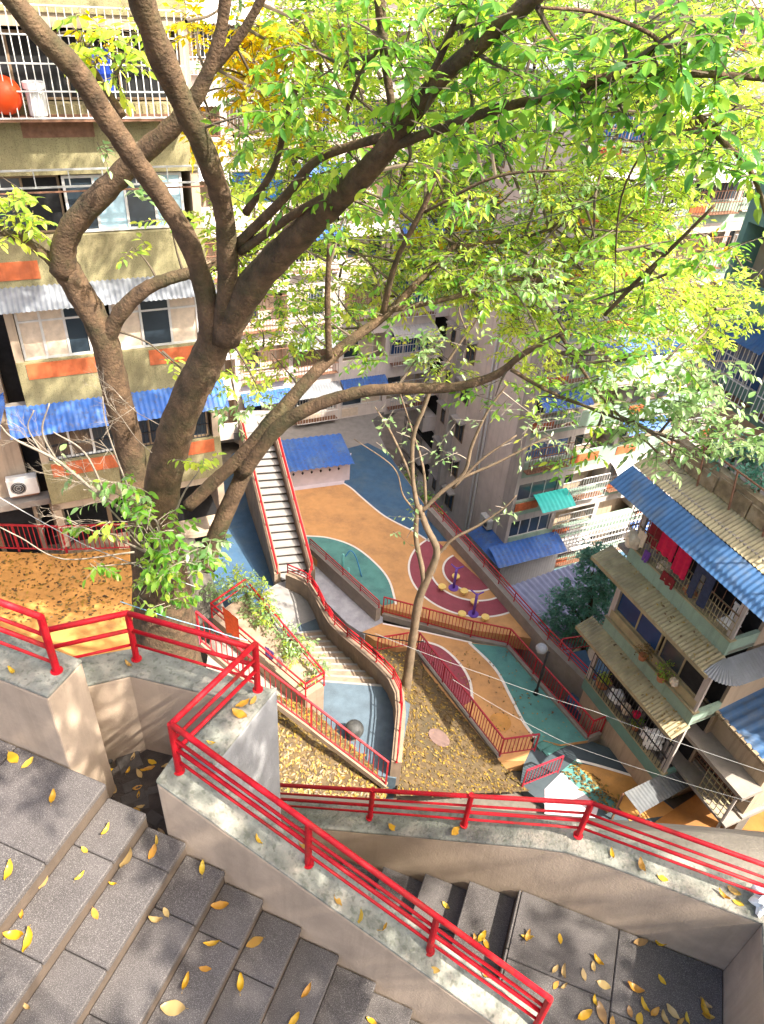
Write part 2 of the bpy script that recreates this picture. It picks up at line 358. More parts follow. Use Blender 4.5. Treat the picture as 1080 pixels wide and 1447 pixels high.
struct(MB().prism([fp(-.62, .003, 0), fp(.40, .003, 0), fp(.5, .78, 0), fp(-.25, .68, 0)], 16.6, 17.12), 'stair_well_floor', MT['soil_riser_shade'])
# pipe railings
def pipe_rail(path, hts, label, group=None, posts=(), mats='red', hbase=0.):
    path = [V(*p) for p in path]; r = thing('pipe_railing', path[0], label, 'railing', group)
    for h, rad in hts:
        mb = MB()
        for i in range(len(path) - 1):
            a, b = path[i] + V(0, 0, h), path[i + 1] + V(0, 0, h); mb.tube([a, b], rad, 10)
        for p in path[1:-1]: mb.ball(p + V(0, 0, h), rad * 1.01, 10, 6)
        mb.build('rail', MT[mats], r, smooth=True)
    hm = hts[0][0]
    for p in posts:
        p = V(*p); m2 = MB(); m2.tube([p + V(0, 0, -.01), p + V(0, 0, hm)], .022, 10); m2.disc(p + V(0, 0, -.002), .036, .008, 12); m2.build('post', MT[mats], r, smooth=False)
    return r
HT = [(.45, .019), (.315, .011), (.225, .014), (.105, .010)]
b0, b1, b2, b3 = [fp(s, .13, zB(s)) for s in (.47, 1.32, 2.14, 2.88)]
pipe_rail([b0, b3], HT, 'bright red pipe railing sloping along the middle foreground wall', posts=[b0, b1, b2, b3])
d1 = fp(.605, .855, 18.02)
pipe_rail([b0 + V(0, 0, .0), d1], [(.448, .019), (.31, .012), (.20, .014)], 'short red pipe railing on the grey-sided wall end', posts=[d1])
c0, c1 = fp(-.70, .43, 17.97), fp(-.305, .79, 17.97)
pipe_rail([c0, c1, d1 + V(0, 0, -.05)], [(.45, .020), (.29, .015), (.15, .010)], 'angled red pipe railing around the dark stair well', posts=[c1])
a1 = fp(-.33, .17, 18.5)
pipe_rail([fp(-3.3, .17, 18.5), a1], [(.45, .021), (.30, .012), (.20, .015), (.07, .010)], 'red pipe railing on the square-ended left wall', posts=[a1, fp(-1.7, .17, 18.5)])
e0, e1_, e2_, e3, e4 = fp(-.25, 1.33, zE(-.25)), fp(1.33, 1.33, zE(1.33)), fp(2.10, 1.33, zE(2.10)), fp(2.90, 1.33, 17.0), fp(4.30, 1.33, 17.0)
pipe_rail([e0, e3, e4], [(.42, .018), (.29, .010), (.20, .014), (.10, .010)], 'weathered red pipe railing on the long kinked wall by the landing', posts=[e1_, e2_, e3, e4])
# plastic bag
def blobby(c, r, n=3, sq=.7, seed=0, amp=.35):
    import bmesh
    bm = bmesh.new(); bmesh.ops.create_icosphere(bm, subdivisions=n, radius=1); rr = random.Random(seed)
    ph = [(rr.uniform(2, 6), rr.uniform(0, 6), V(*[rr.uniform(-1, 1) for _ in range(3)])) for _ in range(7)]
    mb = MB()
    vs = []
    for v in bm.verts:
        p = V(*v.co); k = 1 + amp * sum(math.sin(f * (p @ d) * 1.6 + o) for f, o, d in ph) / 4; vs.append(V(*c) + p * k * r * V(1, 1, sq))
    mb.add(vs, [tuple(x.index for x in f.verts) for f in bm.faces]); bm.free(); return mb
tag(blobby(fp(4.16, 1.31, 17.06), .085, 3, .8, 5, .55).build('plastic_bag', MT['plastic_white']), 'crumpled white plastic bag on the landing wall beside the railing', 'bag')
# ------------------------------------------------------------------ terrain
def terr(x, y):
    if y < 6: z = 12.2
    elif y < 13: z = 12.2 - (y - 6) / 7 * 11.2
    elif y < 20: z = -.2 - (y - 13) / 7 * .6
    else: z = -.8
    if x < -5.5 and y < 19: z = max(z, min(6.6, 6.6 - (x + 5.5) * 0))
    if y > 19.5 and x > 2.6 - (y - 28.6) * .57: z = -6.7
    if y > 38: z = -8.
    return z
xs = np.arange(-60, 90, 1.5); ys = np.concatenate([np.arange(-14, 45, .75), np.arange(45, 140, 5)])
mb = MB(); mb.v = [(x, y, terr(x, y) + .1 * math.sin(x * 1.3) * math.cos(y * .9) - .25) for y in ys for x in xs]; nx = len(xs)
mb.f = [(j * nx + i, j * nx + i + 1, (j + 1) * nx + i + 1, (j + 1) * nx + i) for j in range(len(ys) - 1) for i in range(nx - 1)]
struct(mb, 'ground', MT['hill'], smooth=True)
def gnd(name, pxs, z, m, thick=None):
    P = [at(x, y, z) for x, y in pxs]
    if thick: return struct(MB().prism(P, z - thick, z), name, MT[m])
    return struct(MB().sheet(P), name, MT[m])
def smoothpx(pts, sub=5): return [(p[0], p[1]) for p in cr_spline([(x, y, 0) for x, y in pts], sub)]
def stripe(name, pxs, z, w, m='line'):
    P = [at(x, y, z) for x, y in smoothpx(pxs)]; mb = MB(); L_, R_ = [], []
    for i, p in enumerate(P):
        t = P[min(i + 1, len(P) - 1)] - P[max(i - 1, 0)]; t /= np.linalg.norm(t); n_ = V(-t[1], t[0], 0); L_.append(p + n_ * w / 2); R_.append(p - n_ * w / 2)
    k = len(P); mb.add(L_ + R_, [(i + k, i + k + 1, i + 1, i) for i in range(k - 1)])
    return struct(mb, name, MT[m])
ZP = .4
gnd('playground', [(393, 655), (400, 645), (490, 634), (520, 626), (549, 641), (607, 722), (702, 828), (768, 905), (718, 897), (666, 890), (541, 858), (470, 808), (436, 782)], ZP, 'orange', .7)
bl = smoothpx([(607, 765), (585, 751), (545, 730), (515, 706), (497, 690), (486, 683)])
gnd('playground_blue_area', [(486, 683), (491, 657), (490, 634), (520, 626), (549, 641), (606, 722), (640, 765)] + bl, ZP + .004, 'blue_rubber')
stripe('painted_line', [(607, 765), (585, 751), (545, 730), (515, 706), (497, 690), (486, 683)], ZP + .012, .09)
struct(MB().prism([V(-6.2, 33, 0), V(.0, 33.9, 0), V(-1., 37, 0), V(1.5, 41, 0), V(-14, 34.5, 0), V(-13, 33.2, 0), V(-8.5, 34.6, 0)], -.3, ZP - .01), 'back_paving', MT['step_grey'])
gnd('playground_lilac_strip', [(410, 694), (486, 684), (497, 640), (405, 660)], ZP + .008, 'lilac')
gr = smoothpx([(432, 757), (465, 760), (500, 772), (530, 795), (550, 820), (560, 852)])
gnd('playground_green_area', gr + [(541, 856), (470, 806), (437, 781)], ZP + .004, 'green_rubber')
stripe('painted_line', [(432, 757), (465, 760), (500, 772), (530, 795), (550, 820), (560, 854)], ZP + .012, .09)
# circles against the wall
cc = V(4.15, 24.55)
def ringpoly(r, a0, a1, n=40): return [V(cc[0] + r * math.cos(math.radians(a0 + (a1 - a0) * i / n)), cc[1] + r * math.sin(math.radians(a0 + (a1 - a0) * i / n)), 0) for i in range(n + 1)]
def arcsheet(name, r0, r1, z, m):
    a, b = ringpoly(r0, 128, 308), ringpoly(r1, 128, 308); k = len(a)
    mb = MB(); mb.add([p + V(0, 0, z) for p in a + b], [(i, i + 1, i + 1 + k, i + k) for i in range(k - 1)]); struct(mb, name, MT[m])
arcsheet('maroon_rubber_ring', 1.85, 2.75, ZP + .004, 'maroon'); arcsheet('maroon_rubber_disc', 0.02, 1.22, ZP + .004, 'maroon')
for r in (1.26, 1.83, 2.78): arcsheet('painted_line', r - .045, r + .045, ZP + .012, 'line')
# strip
gnd('rubber_path', [(512, 893), (541, 880), (667, 908), (718, 915), (832, 1046), (792, 1052), (757, 1043), (742, 1075), (705, 1075), (596, 940), (588, 915), (560, 915), (530, 905)], 0, 'orange', .6)
stripe('path_edge_line', [(541, 881), (600, 893), (667, 908)], .006, .08)
gs = smoothpx([(663, 908), (700, 945), (722, 985), (740, 1020), (757, 1043)])
gnd('green_path_area', gs + [(792, 1052), (832, 1046), (718, 915), (668, 909)], .005, 'green_rubber')
stripe('painted_line', [(663, 908), (700, 945), (722, 985), (740, 1020), (757, 1043)], .012, .11)
ms = smoothpx([(596, 905), (625, 915), (650, 938), (664, 962), (668, 990)])
gnd('maroon_path_area', ms + [(650, 1000), (596, 935), (589, 915)], .005, 'maroon')
stripe('painted_line', [(596, 905), (625, 915), (650, 938), (664, 962), (668, 990)], .012, .10)
# lower right ground
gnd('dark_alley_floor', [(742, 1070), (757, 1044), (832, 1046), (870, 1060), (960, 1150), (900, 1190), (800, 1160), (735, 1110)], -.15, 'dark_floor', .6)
for i in range(3):
    a, b = at(752 + i * 9, 1049 + i * 6, 0), at(805 + i * 10, 1020 + i * 7, 0)
    struct(MB().bar(a + V(0, 0, -.06 - .05 * i), b + V(0, 0, -.06 - .05 * i), .26, .12), 'path_step', MT['green_rubber'])
gnd('sun_patch_sheet', [(770, 1115), (800, 1085), (850, 1130), (840, 1160), (770, 1150)], -.14, 'lilac')  # pale sheet painting a sunlit patch on the alley floor
gnd('green_alley_area', [(793, 1090), (815, 1072), (880, 1130), (865, 1150), (835, 1130)], -.135, 'green_rubber')
gnd('orange_alley_area', smoothpx([(812, 1078), (850, 1085), (900, 1100), (935, 1130)], 4) + [(960, 1150), (890, 1160), (870, 1135)], -.13, 'orange_dirty')
stripe('painted_line', [(815, 1074), (850, 1083), (900, 1098)], -.12, .1)
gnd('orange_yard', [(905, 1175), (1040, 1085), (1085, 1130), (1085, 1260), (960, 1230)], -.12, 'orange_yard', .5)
# ramp, alley left, plaza
gnd('grey_ramp', [(437, 783), (541, 872), (541, 890), (515, 897), (490, 880), (452, 842), (430, 800)], -.02, 'grey_floor', .5)
gnd('blue_alley_floor', [(285, 700), (330, 640), (345, 640), (412, 815), (420, 850), (350, 860), (285, 830)], .3, 'blue_rubber', .6)
gnd('stair_foot_landing', [(370, 838), (412, 812), (440, 815), (470, 880), (462, 925), (400, 905)], .6, 'step_grey', .6)
gnd('grey_floor_patch', [(420, 885), (452, 872), (466, 893), (440, 915)], .606, 'plaza')
gnd('ball_plaza', [(440, 985), (452, 960), (540, 968), (580, 995), (560, 1100), (440, 1080)], 2.6, 'plaza', 1.2)
# steps from foot landing up to plaza
ss = thing('concrete_stair', at(490, 940, 1.), 'tan concrete steps rising to the plaza with the stone ball', 'stairs')
A0, A1 = at(408, 900, .6), at(480, 893, .6); B0, B1 = at(452, 975, 2.6), at(555, 985, 2.6); NS = 10
for k in range(NS):
    t0, t1 = k / NS, (k + 1) / NS; z = .6 + 2.0 * (k + 1) / NS
    q = [A0 + (B0 - A0) * t0, A1 + (B1 - A1) * t0, A1 + (B1 - A1) * t1, A0 + (B0 - A0) * t1]
    MB().prism(q, .0, z - .04).build('step', MT['granite_edge'], ss); o_ = (A0 - B0) / np.linalg.norm(A0 - B0) * .02
    MB().prism([q[0] + o_, q[1] + o_, q[2], q[3]], z - .039, z - .003).build('tread', MT['conc_tan'], ss)
    m_ = (q[3] - q[0]) * .16; MB().prism([q[0] + o_ * 1.2, q[1] + o_ * 1.2, q[1] + m_, q[0] + m_], z - .002, z + .004).build('nosing', MT['step_grey'], ss)
# orange terrace left
struct(MB().prism([at(-60, 777, 7.), at(90, 783, 7.), at(215, 772, 7.), at(232, 800, 7.), V(-5.3, 11.3, 0), V(-5.9, 8.6, 0), V(-16, 8.6, 0)], 5.4, 7.0), 'orange_terrace', MT['orange_dirty'])
# leaf slopes
def slope(name, pz, m='litter_ground'):
    P = [at(x, y, z) for x, y, z in pz]; c = np.mean(P, axis=0); mb = MB(); n = len(P)
    mb.add(P + [c], [(i, (i + 1) % n, n) for i in range(n)]); return struct(mb, name, MT[m])
slope('leaf_covered_bank', [(528, 912, .1), (560, 922, .1), (590, 918, .05), (600, 945, .0), (708, 1078, .0), (748, 1118, -.05), (560, 1125, 2.2), (572, 1010, 2.3), (555, 955, 1.6)])
slope('leaf_covered_slope', [(372, 975, 4.6), (440, 1000, 3.2), (545, 1100, 2.5), (545, 1130, 2.5), (360, 1130, 3.2), (340, 1000, 4.8)])
# ------------------------------------------------------------------ fences
bal_me = slab_mesh('baluster', .022, .022, 1., MT['red_old'], .003)
bal_me2 = slab_mesh('baluster', .022, .022, 1., MT['maroon_rail'], .003)
def bal_fence(path, label, h=.95, sp=.135, m='red_old', closed_post=True, group=None, post_every=1.7):
    path = [V(*p) for p in path]; r = thing('baluster_fence', path[0], label, 'fence', group); M_ = MT[m]; bm_ = bal_me if m == 'red_old' else bal_me2
    top = MB(); bot = MB(); posts = []
    for i in range(len(path) - 1):
        a, b = path[i], path[i + 1]; L_ = np.linalg.norm((b - a)[:2]); n = max(2, round(L_ / sp)); ang = math.atan2(b[1] - a[1], b[0] - a[0])
        top.bar(a + V(0, 0, h), b + V(0, 0, h), .055, .04); bot.bar(a + V(0, 0, .12), b + V(0, 0, .12), .03, .03)
        np_ = max(1, round(L_ / post_every))
        pk = {round(n * j / np_) for j in range(np_ + 1)}
        for k in range(n + 1):
            p = a + (b - a) * k / n
            if k in pk:
                if k == n and i < len(path) - 2: continue
                posts.append(p)
            else: piece('baluster', bm_, p + V(0, 0, h - .02), r, ang, (1, 1, h - .14))
    top.build('top_rail', M_, r); bot.build('bottom_rail', M_, r)
    for p in posts: MB().bar(p, p + V(0, 0, h + .01), .05, .05).build('post', M_, r)
    return r
ZK = .12
def kerb(pts, label, w=.16, h=.12, m='concrete', z0=None):
    r = None; mb = MB()
    for a, b in zip(pts[:-1], pts[1:]): mb.bar(V(*a) + V(0, 0, h / 2 - .1), V(*b) + V(0, 0, h / 2 - .1), w, h + .2)
    return struct(mb, 'kerb', MT[m])
f2 = [at(541, 866, ZK), at(665, 900, ZK), at(717, 911, ZK), at(831, 1041, ZK), at(849, 1034, ZK)]
kerb([p - V(0, 0, ZK) for p in f2], ''); bal_fence(f2, 'long red baluster fence between playground circles and green path', .9, .14)
f1 = [at(590, 918, ZK), at(706, 1068, ZK), at(755, 1061, ZK)]
kerb([p - V(0, 0, ZK) for p in f1[:2]], ''); bal_fence(f1, 'dark red baluster fence along the leaf-covered bank', .95, .14, 'maroon_rail')
bal_fence([at(533, 921, .05), at(588, 912, .05)], 'short red baluster fence behind the slim tree trunk', .8, .14)
bal_fence([at(738, 1112, 0), at(788, 1092, 0)], 'detached dark red gate panel standing by the dark alley', .95, .13, 'maroon_rail')
bal_fence([at(-40, 777, 7), at(95, 781, 7), at(190, 777, 7)], 'red baluster fence at the back of the left orange terrace', 1.0, .14, 'red_old')
J = [at(283, 908, 7.0), at(345, 960, 5.9), at(440, 1030, 4.2), at(545, 1110, 2.75)]
bal_fence(J, 'red stair fence running down from the big trunk to the plaza', 1.15, .15, 'red_old')
mb = MB()
for a, b in zip(J[:-1], J[1:]): mb.bar(a + V(0, 0, -.02), b + V(0, 0, -.02), .16, .16)
tag(mb.build('stair_side_wall', MT['conc_tan']), 'low concrete edge under the red stair fence', 'wall')
# low walls with pipe rail
def low_wall(pts, label, wz=.7, w=.28, m='concrete', rail=True, rlabel=None, rh=.42, base_drop=.5, group=None, rm='red'):
    pts = [V(*p) for p in pts]; r = thing('boundary_wall', pts[0], label, 'wall', group)
    mb = MB(); n = len(pts); off = []
    for i in range(n):
        t = pts[min(i + 1, n - 1)] - pts[max(i - 1, 0)]; t[2] = 0; t /= np.linalg.norm(t); off.append(V(-t[1], t[0], 0) * w / 2)
    vs = []
    for p, o in zip(pts, off): vs += [p + o - V(0, 0, base_drop), p - o - V(0, 0, base_drop), p - o + V(0, 0, wz), p + o + V(0, 0, wz)]
    fs = [(0, 1, 2, 3), tuple(4 * (n - 1) + k for k in (3, 2, 1, 0))]
    for i in range(n - 1):
        a = 4 * i; fs += [(a + 1, a, a + 4, a + 5), (a + 2, a + 1, a + 5, a + 6), (a + 3, a + 2, a + 6, a + 7), (a, a + 3, a + 7, a + 4)]
    mb.add(vs, fs); mb.build('wall_body', MT[m], r)
    if rail:
        L_ = [0]
        for a, b in zip(pts[:-1], pts[1:]): L_.append(L_[-1] + np.linalg.norm(b - a))
        ps = []
        np_ = max(2, round(L_[-1] / 1.1))
        for k in range(np_ + 1):
            l = L_[-1] * k / np_; i = min(max(j for j in range(n) if L_[j] <= l + 1e-9), n - 2); ps.append(pts[i] + (pts[i + 1] - pts[i]) * (l - L_[i]) / (L_[i + 1] - L_[i]) + V(0, 0, wz))
        pipe_rail([p + V(0, 0, wz) for p in pts], [(rh, .03), (rh * .62, .02), (rh * .3, .02)], rlabel, None, ps, rm)
    return r
# far stair
fb0, fb1 = at(398, 822, .6), at(436, 818, .6); FD = at(365, 612, 3.5) - at(417, 820, .6); L_ = np.linalg.norm(FD[:2]); FDn = V(FD[0], FD[1], 0) / L_
fs_ = thing('concrete_stair', at(400, 740, 2), 'long pale stair climbing away beside the orange playground', 'stairs')
NF = 20
wv = (fb1 - fb0); wv[2] = 0
for k in range(NF):
    a = fb0 + FDn * (L_ * k / NF); b = fb0 + FDn * (L_ * (k + 1) / NF); z = .6 + 2.9 * (k + 1) / NF
    mb = MB(); mb.prism([a, a + wv, b + wv, b], 0., z - .035); mb.build('step', MT['soil_riser_shade'], fs_)  # very dark step colour paints shade onto the risers
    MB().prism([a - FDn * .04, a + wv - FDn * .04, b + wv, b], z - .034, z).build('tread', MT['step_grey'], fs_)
up = lambda p, t: p + FDn * L_ * t + V(0, 0, 2.9 * t)
wn_ = wv / np.linalg.norm(wv)
lw0 = fb0 - wn_ * .16; lw1 = fb1 + wn_ * .16
low_wall([up(lw0, 0), up(lw0, 1), up(lw0, 1) + FDn * .4], 'tan wall on the left of the long pale stair', .5, .26, 'conc_tan', rlabel='red rail on the left wall of the long pale stair', base_drop=2.6)
low_wall([up(lw1, 0), up(lw1, 1), up(lw1, 1) + FDn * .4], 'tan wall between the long pale stair and the playground', .5, .26, 'conc_tan', rlabel='red rail between the long pale stair and the playground', base_drop=2.6)
gnd('stair_head_floor', [(330, 612), (390, 608), (400, 580), (340, 580)], 3.5, 'step_grey', .4)
# curved parapet right of the path
Mp = [at(407, 828, .6), at(440, 846, .7), at(470, 900, 1.2), at(524, 950, 2.2), at(562, 1000, 2.6), at(558, 1098, 2.6)]
Mp = [p for p in cr_spline(Mp, 3)]
Mo = []
low_wall(Mp, 'curving tan parapet between the steps and the leaf bank', .75, .3, 'conc_tan', rlabel='red rail following the curving tan parapet', rh=.45, base_drop=2.2)
# connecting rail from far stair right wall to curved parapet
pipe_rail([up(lw1, 0) + V(0, 0, .5), at(437, 822, 1.3), at(470, 880, 1.6)], [(.42, .03), (.25, .02)], 'red rail linking the long stair to the curving parapet', None, [at(437, 822, 1.3), at(470, 880, 1.6)])
# planter box with rails
PL = [at(300, 872, 5.0), at(432, 985, 3.9), at(458, 968, 3.9), at(348, 838, 5.0)]
pr_ = thing('planter_wall', PL[0], 'sloping tan planter box with creeper left of the steps', 'planter')
MB().prism([p for p in PL], [2.] * 4, [p[2] for p in PL]).build('box', MT['conc_tan'], pr_)
pipe_rail(PL + [PL[0]], [(.6, .03), (.35, .02)], 'red rail round the sloping planter box', None, PL + [(PL[0] + PL[1]) / 2, (PL[2] + PL[3]) / 2])
struct(MB().prism([at(283, 915, 6.0), at(430, 1000, 4.), at(440, 985, 3.6), at(300, 875, 4.6)], [2.] * 4, [4.6, 3.2, 3.0, 4.4]), 'stair_path_floor', MT['concrete'])
# playground edge wall by the ramp
low_wall([at(438, 787, 0), at(534, 876, 0)], 'grey wall with low rail between ramp and green area', .72, .25, 'concrete', rlabel='thin red rail above the grey ramp wall', rh=.35, rm='red_old')
# right playground wall
low_wall([at(607, 730, ZP), at(700, 836, ZP), at(768, 915, ZP), at(862, 1010, 0)], 'grey boundary wall on the right of the playground circles', .55, .32, 'concrete', rlabel='red rail along the right playground wall', rh=.5, base_drop=6, rm='red_old')
# small blue landings
gnd('blue_landing', [(790, 925), (828, 918), (838, 945), (800, 958)], -.3, 'blue_rubber', .6)
gnd('pale_blue_landing', [(800, 985), (822, 968), (850, 1000), (846, 1015), (820, 1010)], -.3, 'blue_rubber', .5)
bal_fence([at(782, 935, -.3), at(790, 922, -.3), at(836, 915, -.3)], 'red baluster fence round the small blue landing', .8, .14, 'red_old')
# ------------------------------------------------------------------ hut, plaza ball, lamp, exercise machines
ht = thing('playground_hut', at(440, 690, ZP), 'low white hut with blue corrugated roof behind the orange area', 'hut')
def corr(p00, p10, p11, p01, mtl, name, parent, per=.16, amp=.022, nv=2, curve=0., thick=0):
    """corrugated sheet: u from p00->p10 (ribs repeat along u), v from p00->p01; curve bows outward"""
    p00, p10, p11, p01 = map(lambda p: V(*p), (p00, p10, p11, p01)); Lu = np.linalg.norm(p10 - p00); n = max(6, int(Lu / per * 4))
    nr = np.cross(p10 - p00, p01 - p00); nr /= np.linalg.norm(nr)
    if nr[2] < 0: nr = -nr
    mb = MB(); vs = []
    nv = nv if not curve else 6
    for j in range(nv + 1):
        v = j / nv
        for i in range(n + 1):
            u_ = i / n; p = (p00 * (1 - u_) + p10 * u_) * (1 - v) + (p01 * (1 - u_) + p11 * u_) * v
            vs.append(p + nr * (amp * math.sin(2 * math.pi * u_ * Lu / per) + curve * math.sin(math.pi * v)))
    fs = [(j * (n + 1) + i, j * (n + 1) + i + 1, (j + 1) * (n + 1) + i + 1, (j + 1) * (n + 1) + i) for j in range(nv) for i in range(n)]
    mb.add(vs, fs); return mb.build(name, MT[mtl], parent, smooth=True)
h0, h1 = at(404, 690, ZP), at(494, 678, ZP); hb = (h1 - h0); hn = V(-hb[1], hb[0], 0); hn /= np.linalg.norm(hn)
MB().prism([h0, h1, h1 + hn * 2., h0 + hn * 2.], ZP, [1.5, 1.5, 1.65, 1.65]).build('wall', MT['lilac'], ht)
for k in range(6):
    p = h0 + hb * (.12 + .14 * k) + V(0, 0, .78) - hn * .02
    MB().hexa([p + hb * .0 + V(0, 0, -.1), p + hb * .02, p + hb * .02 + hn * .03, p + V(0, 0, -.1) + hn * .03, p - hb * .02, p + V(0, 0, .1), p + V(0, 0, .1) + hn * .03, p - hb * .02 + hn * .03]).build('vent_hole', MT['interior_shade'], ht)
corr(h0 - hn * .35 - hb * .03 + V(0, 0, 1.2), h1 - hn * .35 + hb * .04 + V(0, 0, 1.2), h1 + hn * 2.2 + hb * .04 + V(0, 0, 1.42), h0 + hn * 2.2 - hb * .03 + V(0, 0, 1.42), 'blue_roof', 'roof', ht, .3, .04)
sbp = at(500, 1040, 2.6)
sb = thing('stone_ball', sbp, 'dark grey stone ball bollard on the blue plaza', 'bollard')
MB().disc(sbp, .2, .06).build('base', MT['concrete'], sb); MB().ball(sbp + V(0, 0, .33), .30, 28, 16).build('ball', MT['stone_ball'], sb, smooth=True)
lp = at(757, 981, .0)
lm = thing('street_lamp', lp, 'black lamp post with grey globe beside the green path', 'street lamp')
MB().tube([lp, lp + V(0, 0, .25), lp + V(0, 0, .3), lp + V(0, 0, 2.35)], [.09, .08, .045, .04], 12).build('pole', MT['black'], lm, smooth=True)
MB().bar(lp + V(-.28, 0, 2.3), lp + V(.06, 0, 2.35), .05, .06).build('arm', MT['black'], lm)
MB().ball(lp + V(-.26, 0, 2.5), .22, 20, 12, .85).build('globe', MT['lamp_glass'], lm, smooth=True)
def twister(px, py, rot, label):
    p = at(px, py, ZP + .004); r = thing('exercise_machine', p, label, 'exercise machine', 'exercise machines on the maroon circles')
    MB().disc(p, .22, .03).build('base_plate', MT['purple'], r); MB().tube([p, p + V(0, 0, 1.15)], .06, 12).build('post', MT['purple'], r, smooth=True)
    mb = MB()
    for a in (0, 120, 240):
        t = math.radians(a + rot); mb.tube([p + V(0, 0, 1.1), p + V(.3 * math.cos(t), .3 * math.sin(t), 1.18)], .03, 8)
    mb.build('handle_bar', MT['purple'], r)
    for a in (60, 180, 300):
        t = math.radians(a + rot); q = p + V(.55 * math.cos(t), .55 * math.sin(t), .18)
        m2 = MB(); m2.disc(q, .17, .06); m2.build('foot_disc', MT['yellow'], r); m3 = MB(); m3.tube([q - V(0, 0, .17), q], .05, 8); m3.build('disc_stem', MT['yellow'], r)
twister(641, 831, 20, 'purple exercise post with yellow discs on the inner maroon disc'); twister(669, 868, 25, 'purple exercise post with yellow discs on the outer maroon ring')
gh = thing('exercise_bar', at(490, 808, ZP), 'teal and blue tubular exercise bar on the green area', 'exercise machine')
q = at(484, 808, ZP); q2 = at(492, 815, ZP)
for a in (q, q2): MB().tube([a, a + V(0, 0, 1.0 if a is q else .5)], .06, 10).build('post', MT['green_tube'], gh, smooth=True)
MB().tube(cr_spline([q + V(0.1, 0, .9), q + V(.3, .1, 1.15), q + V(.55, 0, .9), q + V(.85, -.2, 0)], 5), .03, 8).build('hoop', MT['blue_tube'], gh, smooth=True)
# ------------------------------------------------------------------ buildings
G = math.radians(26); E1 = V(math.cos(G), math.sin(G), 0); E2 = V(-E1[1], E1[0], 0)
class Fac:
    def __init__(s, O, ex, n): s.O = V(O[0], O[1], 0); s.ex = ex; s.n = n
    def p(s, a, d, z): return s.O + s.ex * a + s.n * d + V(0, 0, z)
    def box(s, mb, a0, a1, d0, d1, z0, z1): return mb.box(s.p(a0, d0, z0), s.ex * (a1 - a0), s.n * (d1 - d0), V(0, 0, z1 - z0))
    def part(s, name, m, root, a0, a1, d0, d1, z0, z1): return s.box(MB(), a0, a1, d0, d1, z0, z1).build(name, MT[m], root)
def window(fc, root, a0, a1, z0, z1, d, fm='white_frame', pm='glass', n=2, fr=.05, transom=False):
    mb = MB(); t = .05
    fc.box(mb, a0, a1, d, d + t, z0, z0 + fr); fc.box(mb, a0, a1, d, d + t, z1 - fr, z1)
    w = (a1 - a0) / n
    for i in range(n + 1):
        c = min(max(a0 + i * w, a0 + fr / 2), a1 - fr / 2); fc.box(mb, c - fr / 2, c + fr / 2, d + .002, d + t + .002, z0 + fr, z1 - fr)
    if transom: fc.box(mb, a0, a1, d + .004, d + t - .004, z0 + (z1 - z0) * .68, z0 + (z1 - z0) * .68 + fr * .8)
    o = mb.build('window', MT[fm], root)
    for i in range(n):
        fc.box(MB(), a0 + i * w + fr / 2, a0 + (i + 1) * w - fr / 2, d + .012 + .008 * (i % 2), d + .022 + .008 * (i % 2), z0 + fr, z1 - fr).build('pane', MT[pm if isinstance(pm, str) else pm[i % len(pm)]], o)
    return o
def grille(fc, root, a0, a1, z0, z1, d, m='steel', sp=.12, rows=3, w=.014, name='grille'):
    mb = MB(); n = max(2, int((a1 - a0) / sp))
    for i in range(n + 1): c = a0 + (a1 - a0) * i / n; fc.box(mb, c - w / 2, c + w / 2, d, d + w, z0, z1)
    for j in range(rows + 1): z = z0 + (z1 - z0) * j / rows; fc.box(mb, a0, a1, d - w, d + w * 1.6, z - w * .6, z + w * .6)
    return mb.build(name, MT[m], root)
def awning(fc, root, a0, a1, zt, zb, d0, d1, m, per=.16, curve=.06, name='awning', amp=.018):
    return corr(fc.p(a0, d0, zt), fc.p(a1, d0, zt), fc.p(a1, d1, zb), fc.p(a0, d1, zb), m, name, root, per, amp, 2, curve)
def ac_unit(fc, a, d, z, label, s=1.):
    r = thing('air_conditioner', fc.p(a, d, z), label, 'air conditioner', 'outdoor air conditioner units')
    fc.box(MB(), a - .4 * s, a + .4 * s, d, d + .3 * s, z, z + .55 * s).build('case', MT['ac_white'], r, bevel=.02)
    c = fc.p(a - .12 * s, d + .3 * s + .003, z + .275 * s); mb = MB(); vs = [c + fc.ex * .2 * s * math.cos(t) + V(0, 0, .2 * s * math.sin(t)) for t in np.linspace(0, 2 * math.pi, 20, endpoint=False)]
    mb.add(vs + [v + fc.n * .008 for v in vs], [tuple(range(20, 40))] + [(i, (i + 1) % 20, 20 + (i + 1) % 20, 20 + i) for i in range(20)]); f_ = mb.build('fan_guard', MT['dark_steel'], r)
    m2 = MB()
    for t in range(3):
        rr = .06 * s * (t + 1); m2.tube([c + fc.n * .014 + fc.ex * rr * math.cos(q) + V(0, 0, rr * math.sin(q)) for q in np.linspace(0, 2 * math.pi, 17)], .005, 4)
    m2.build('guard_ring', MT['steel'], f_); fc.box(MB(), a - .35 * s, a + .35 * s, d - .02, d + .28 * s, z - .05, z - .005).build('bracket', MT['rust'], r)
    return r
def ring_blob(fc, a, d, z, r): return fc.p(a, d, z)
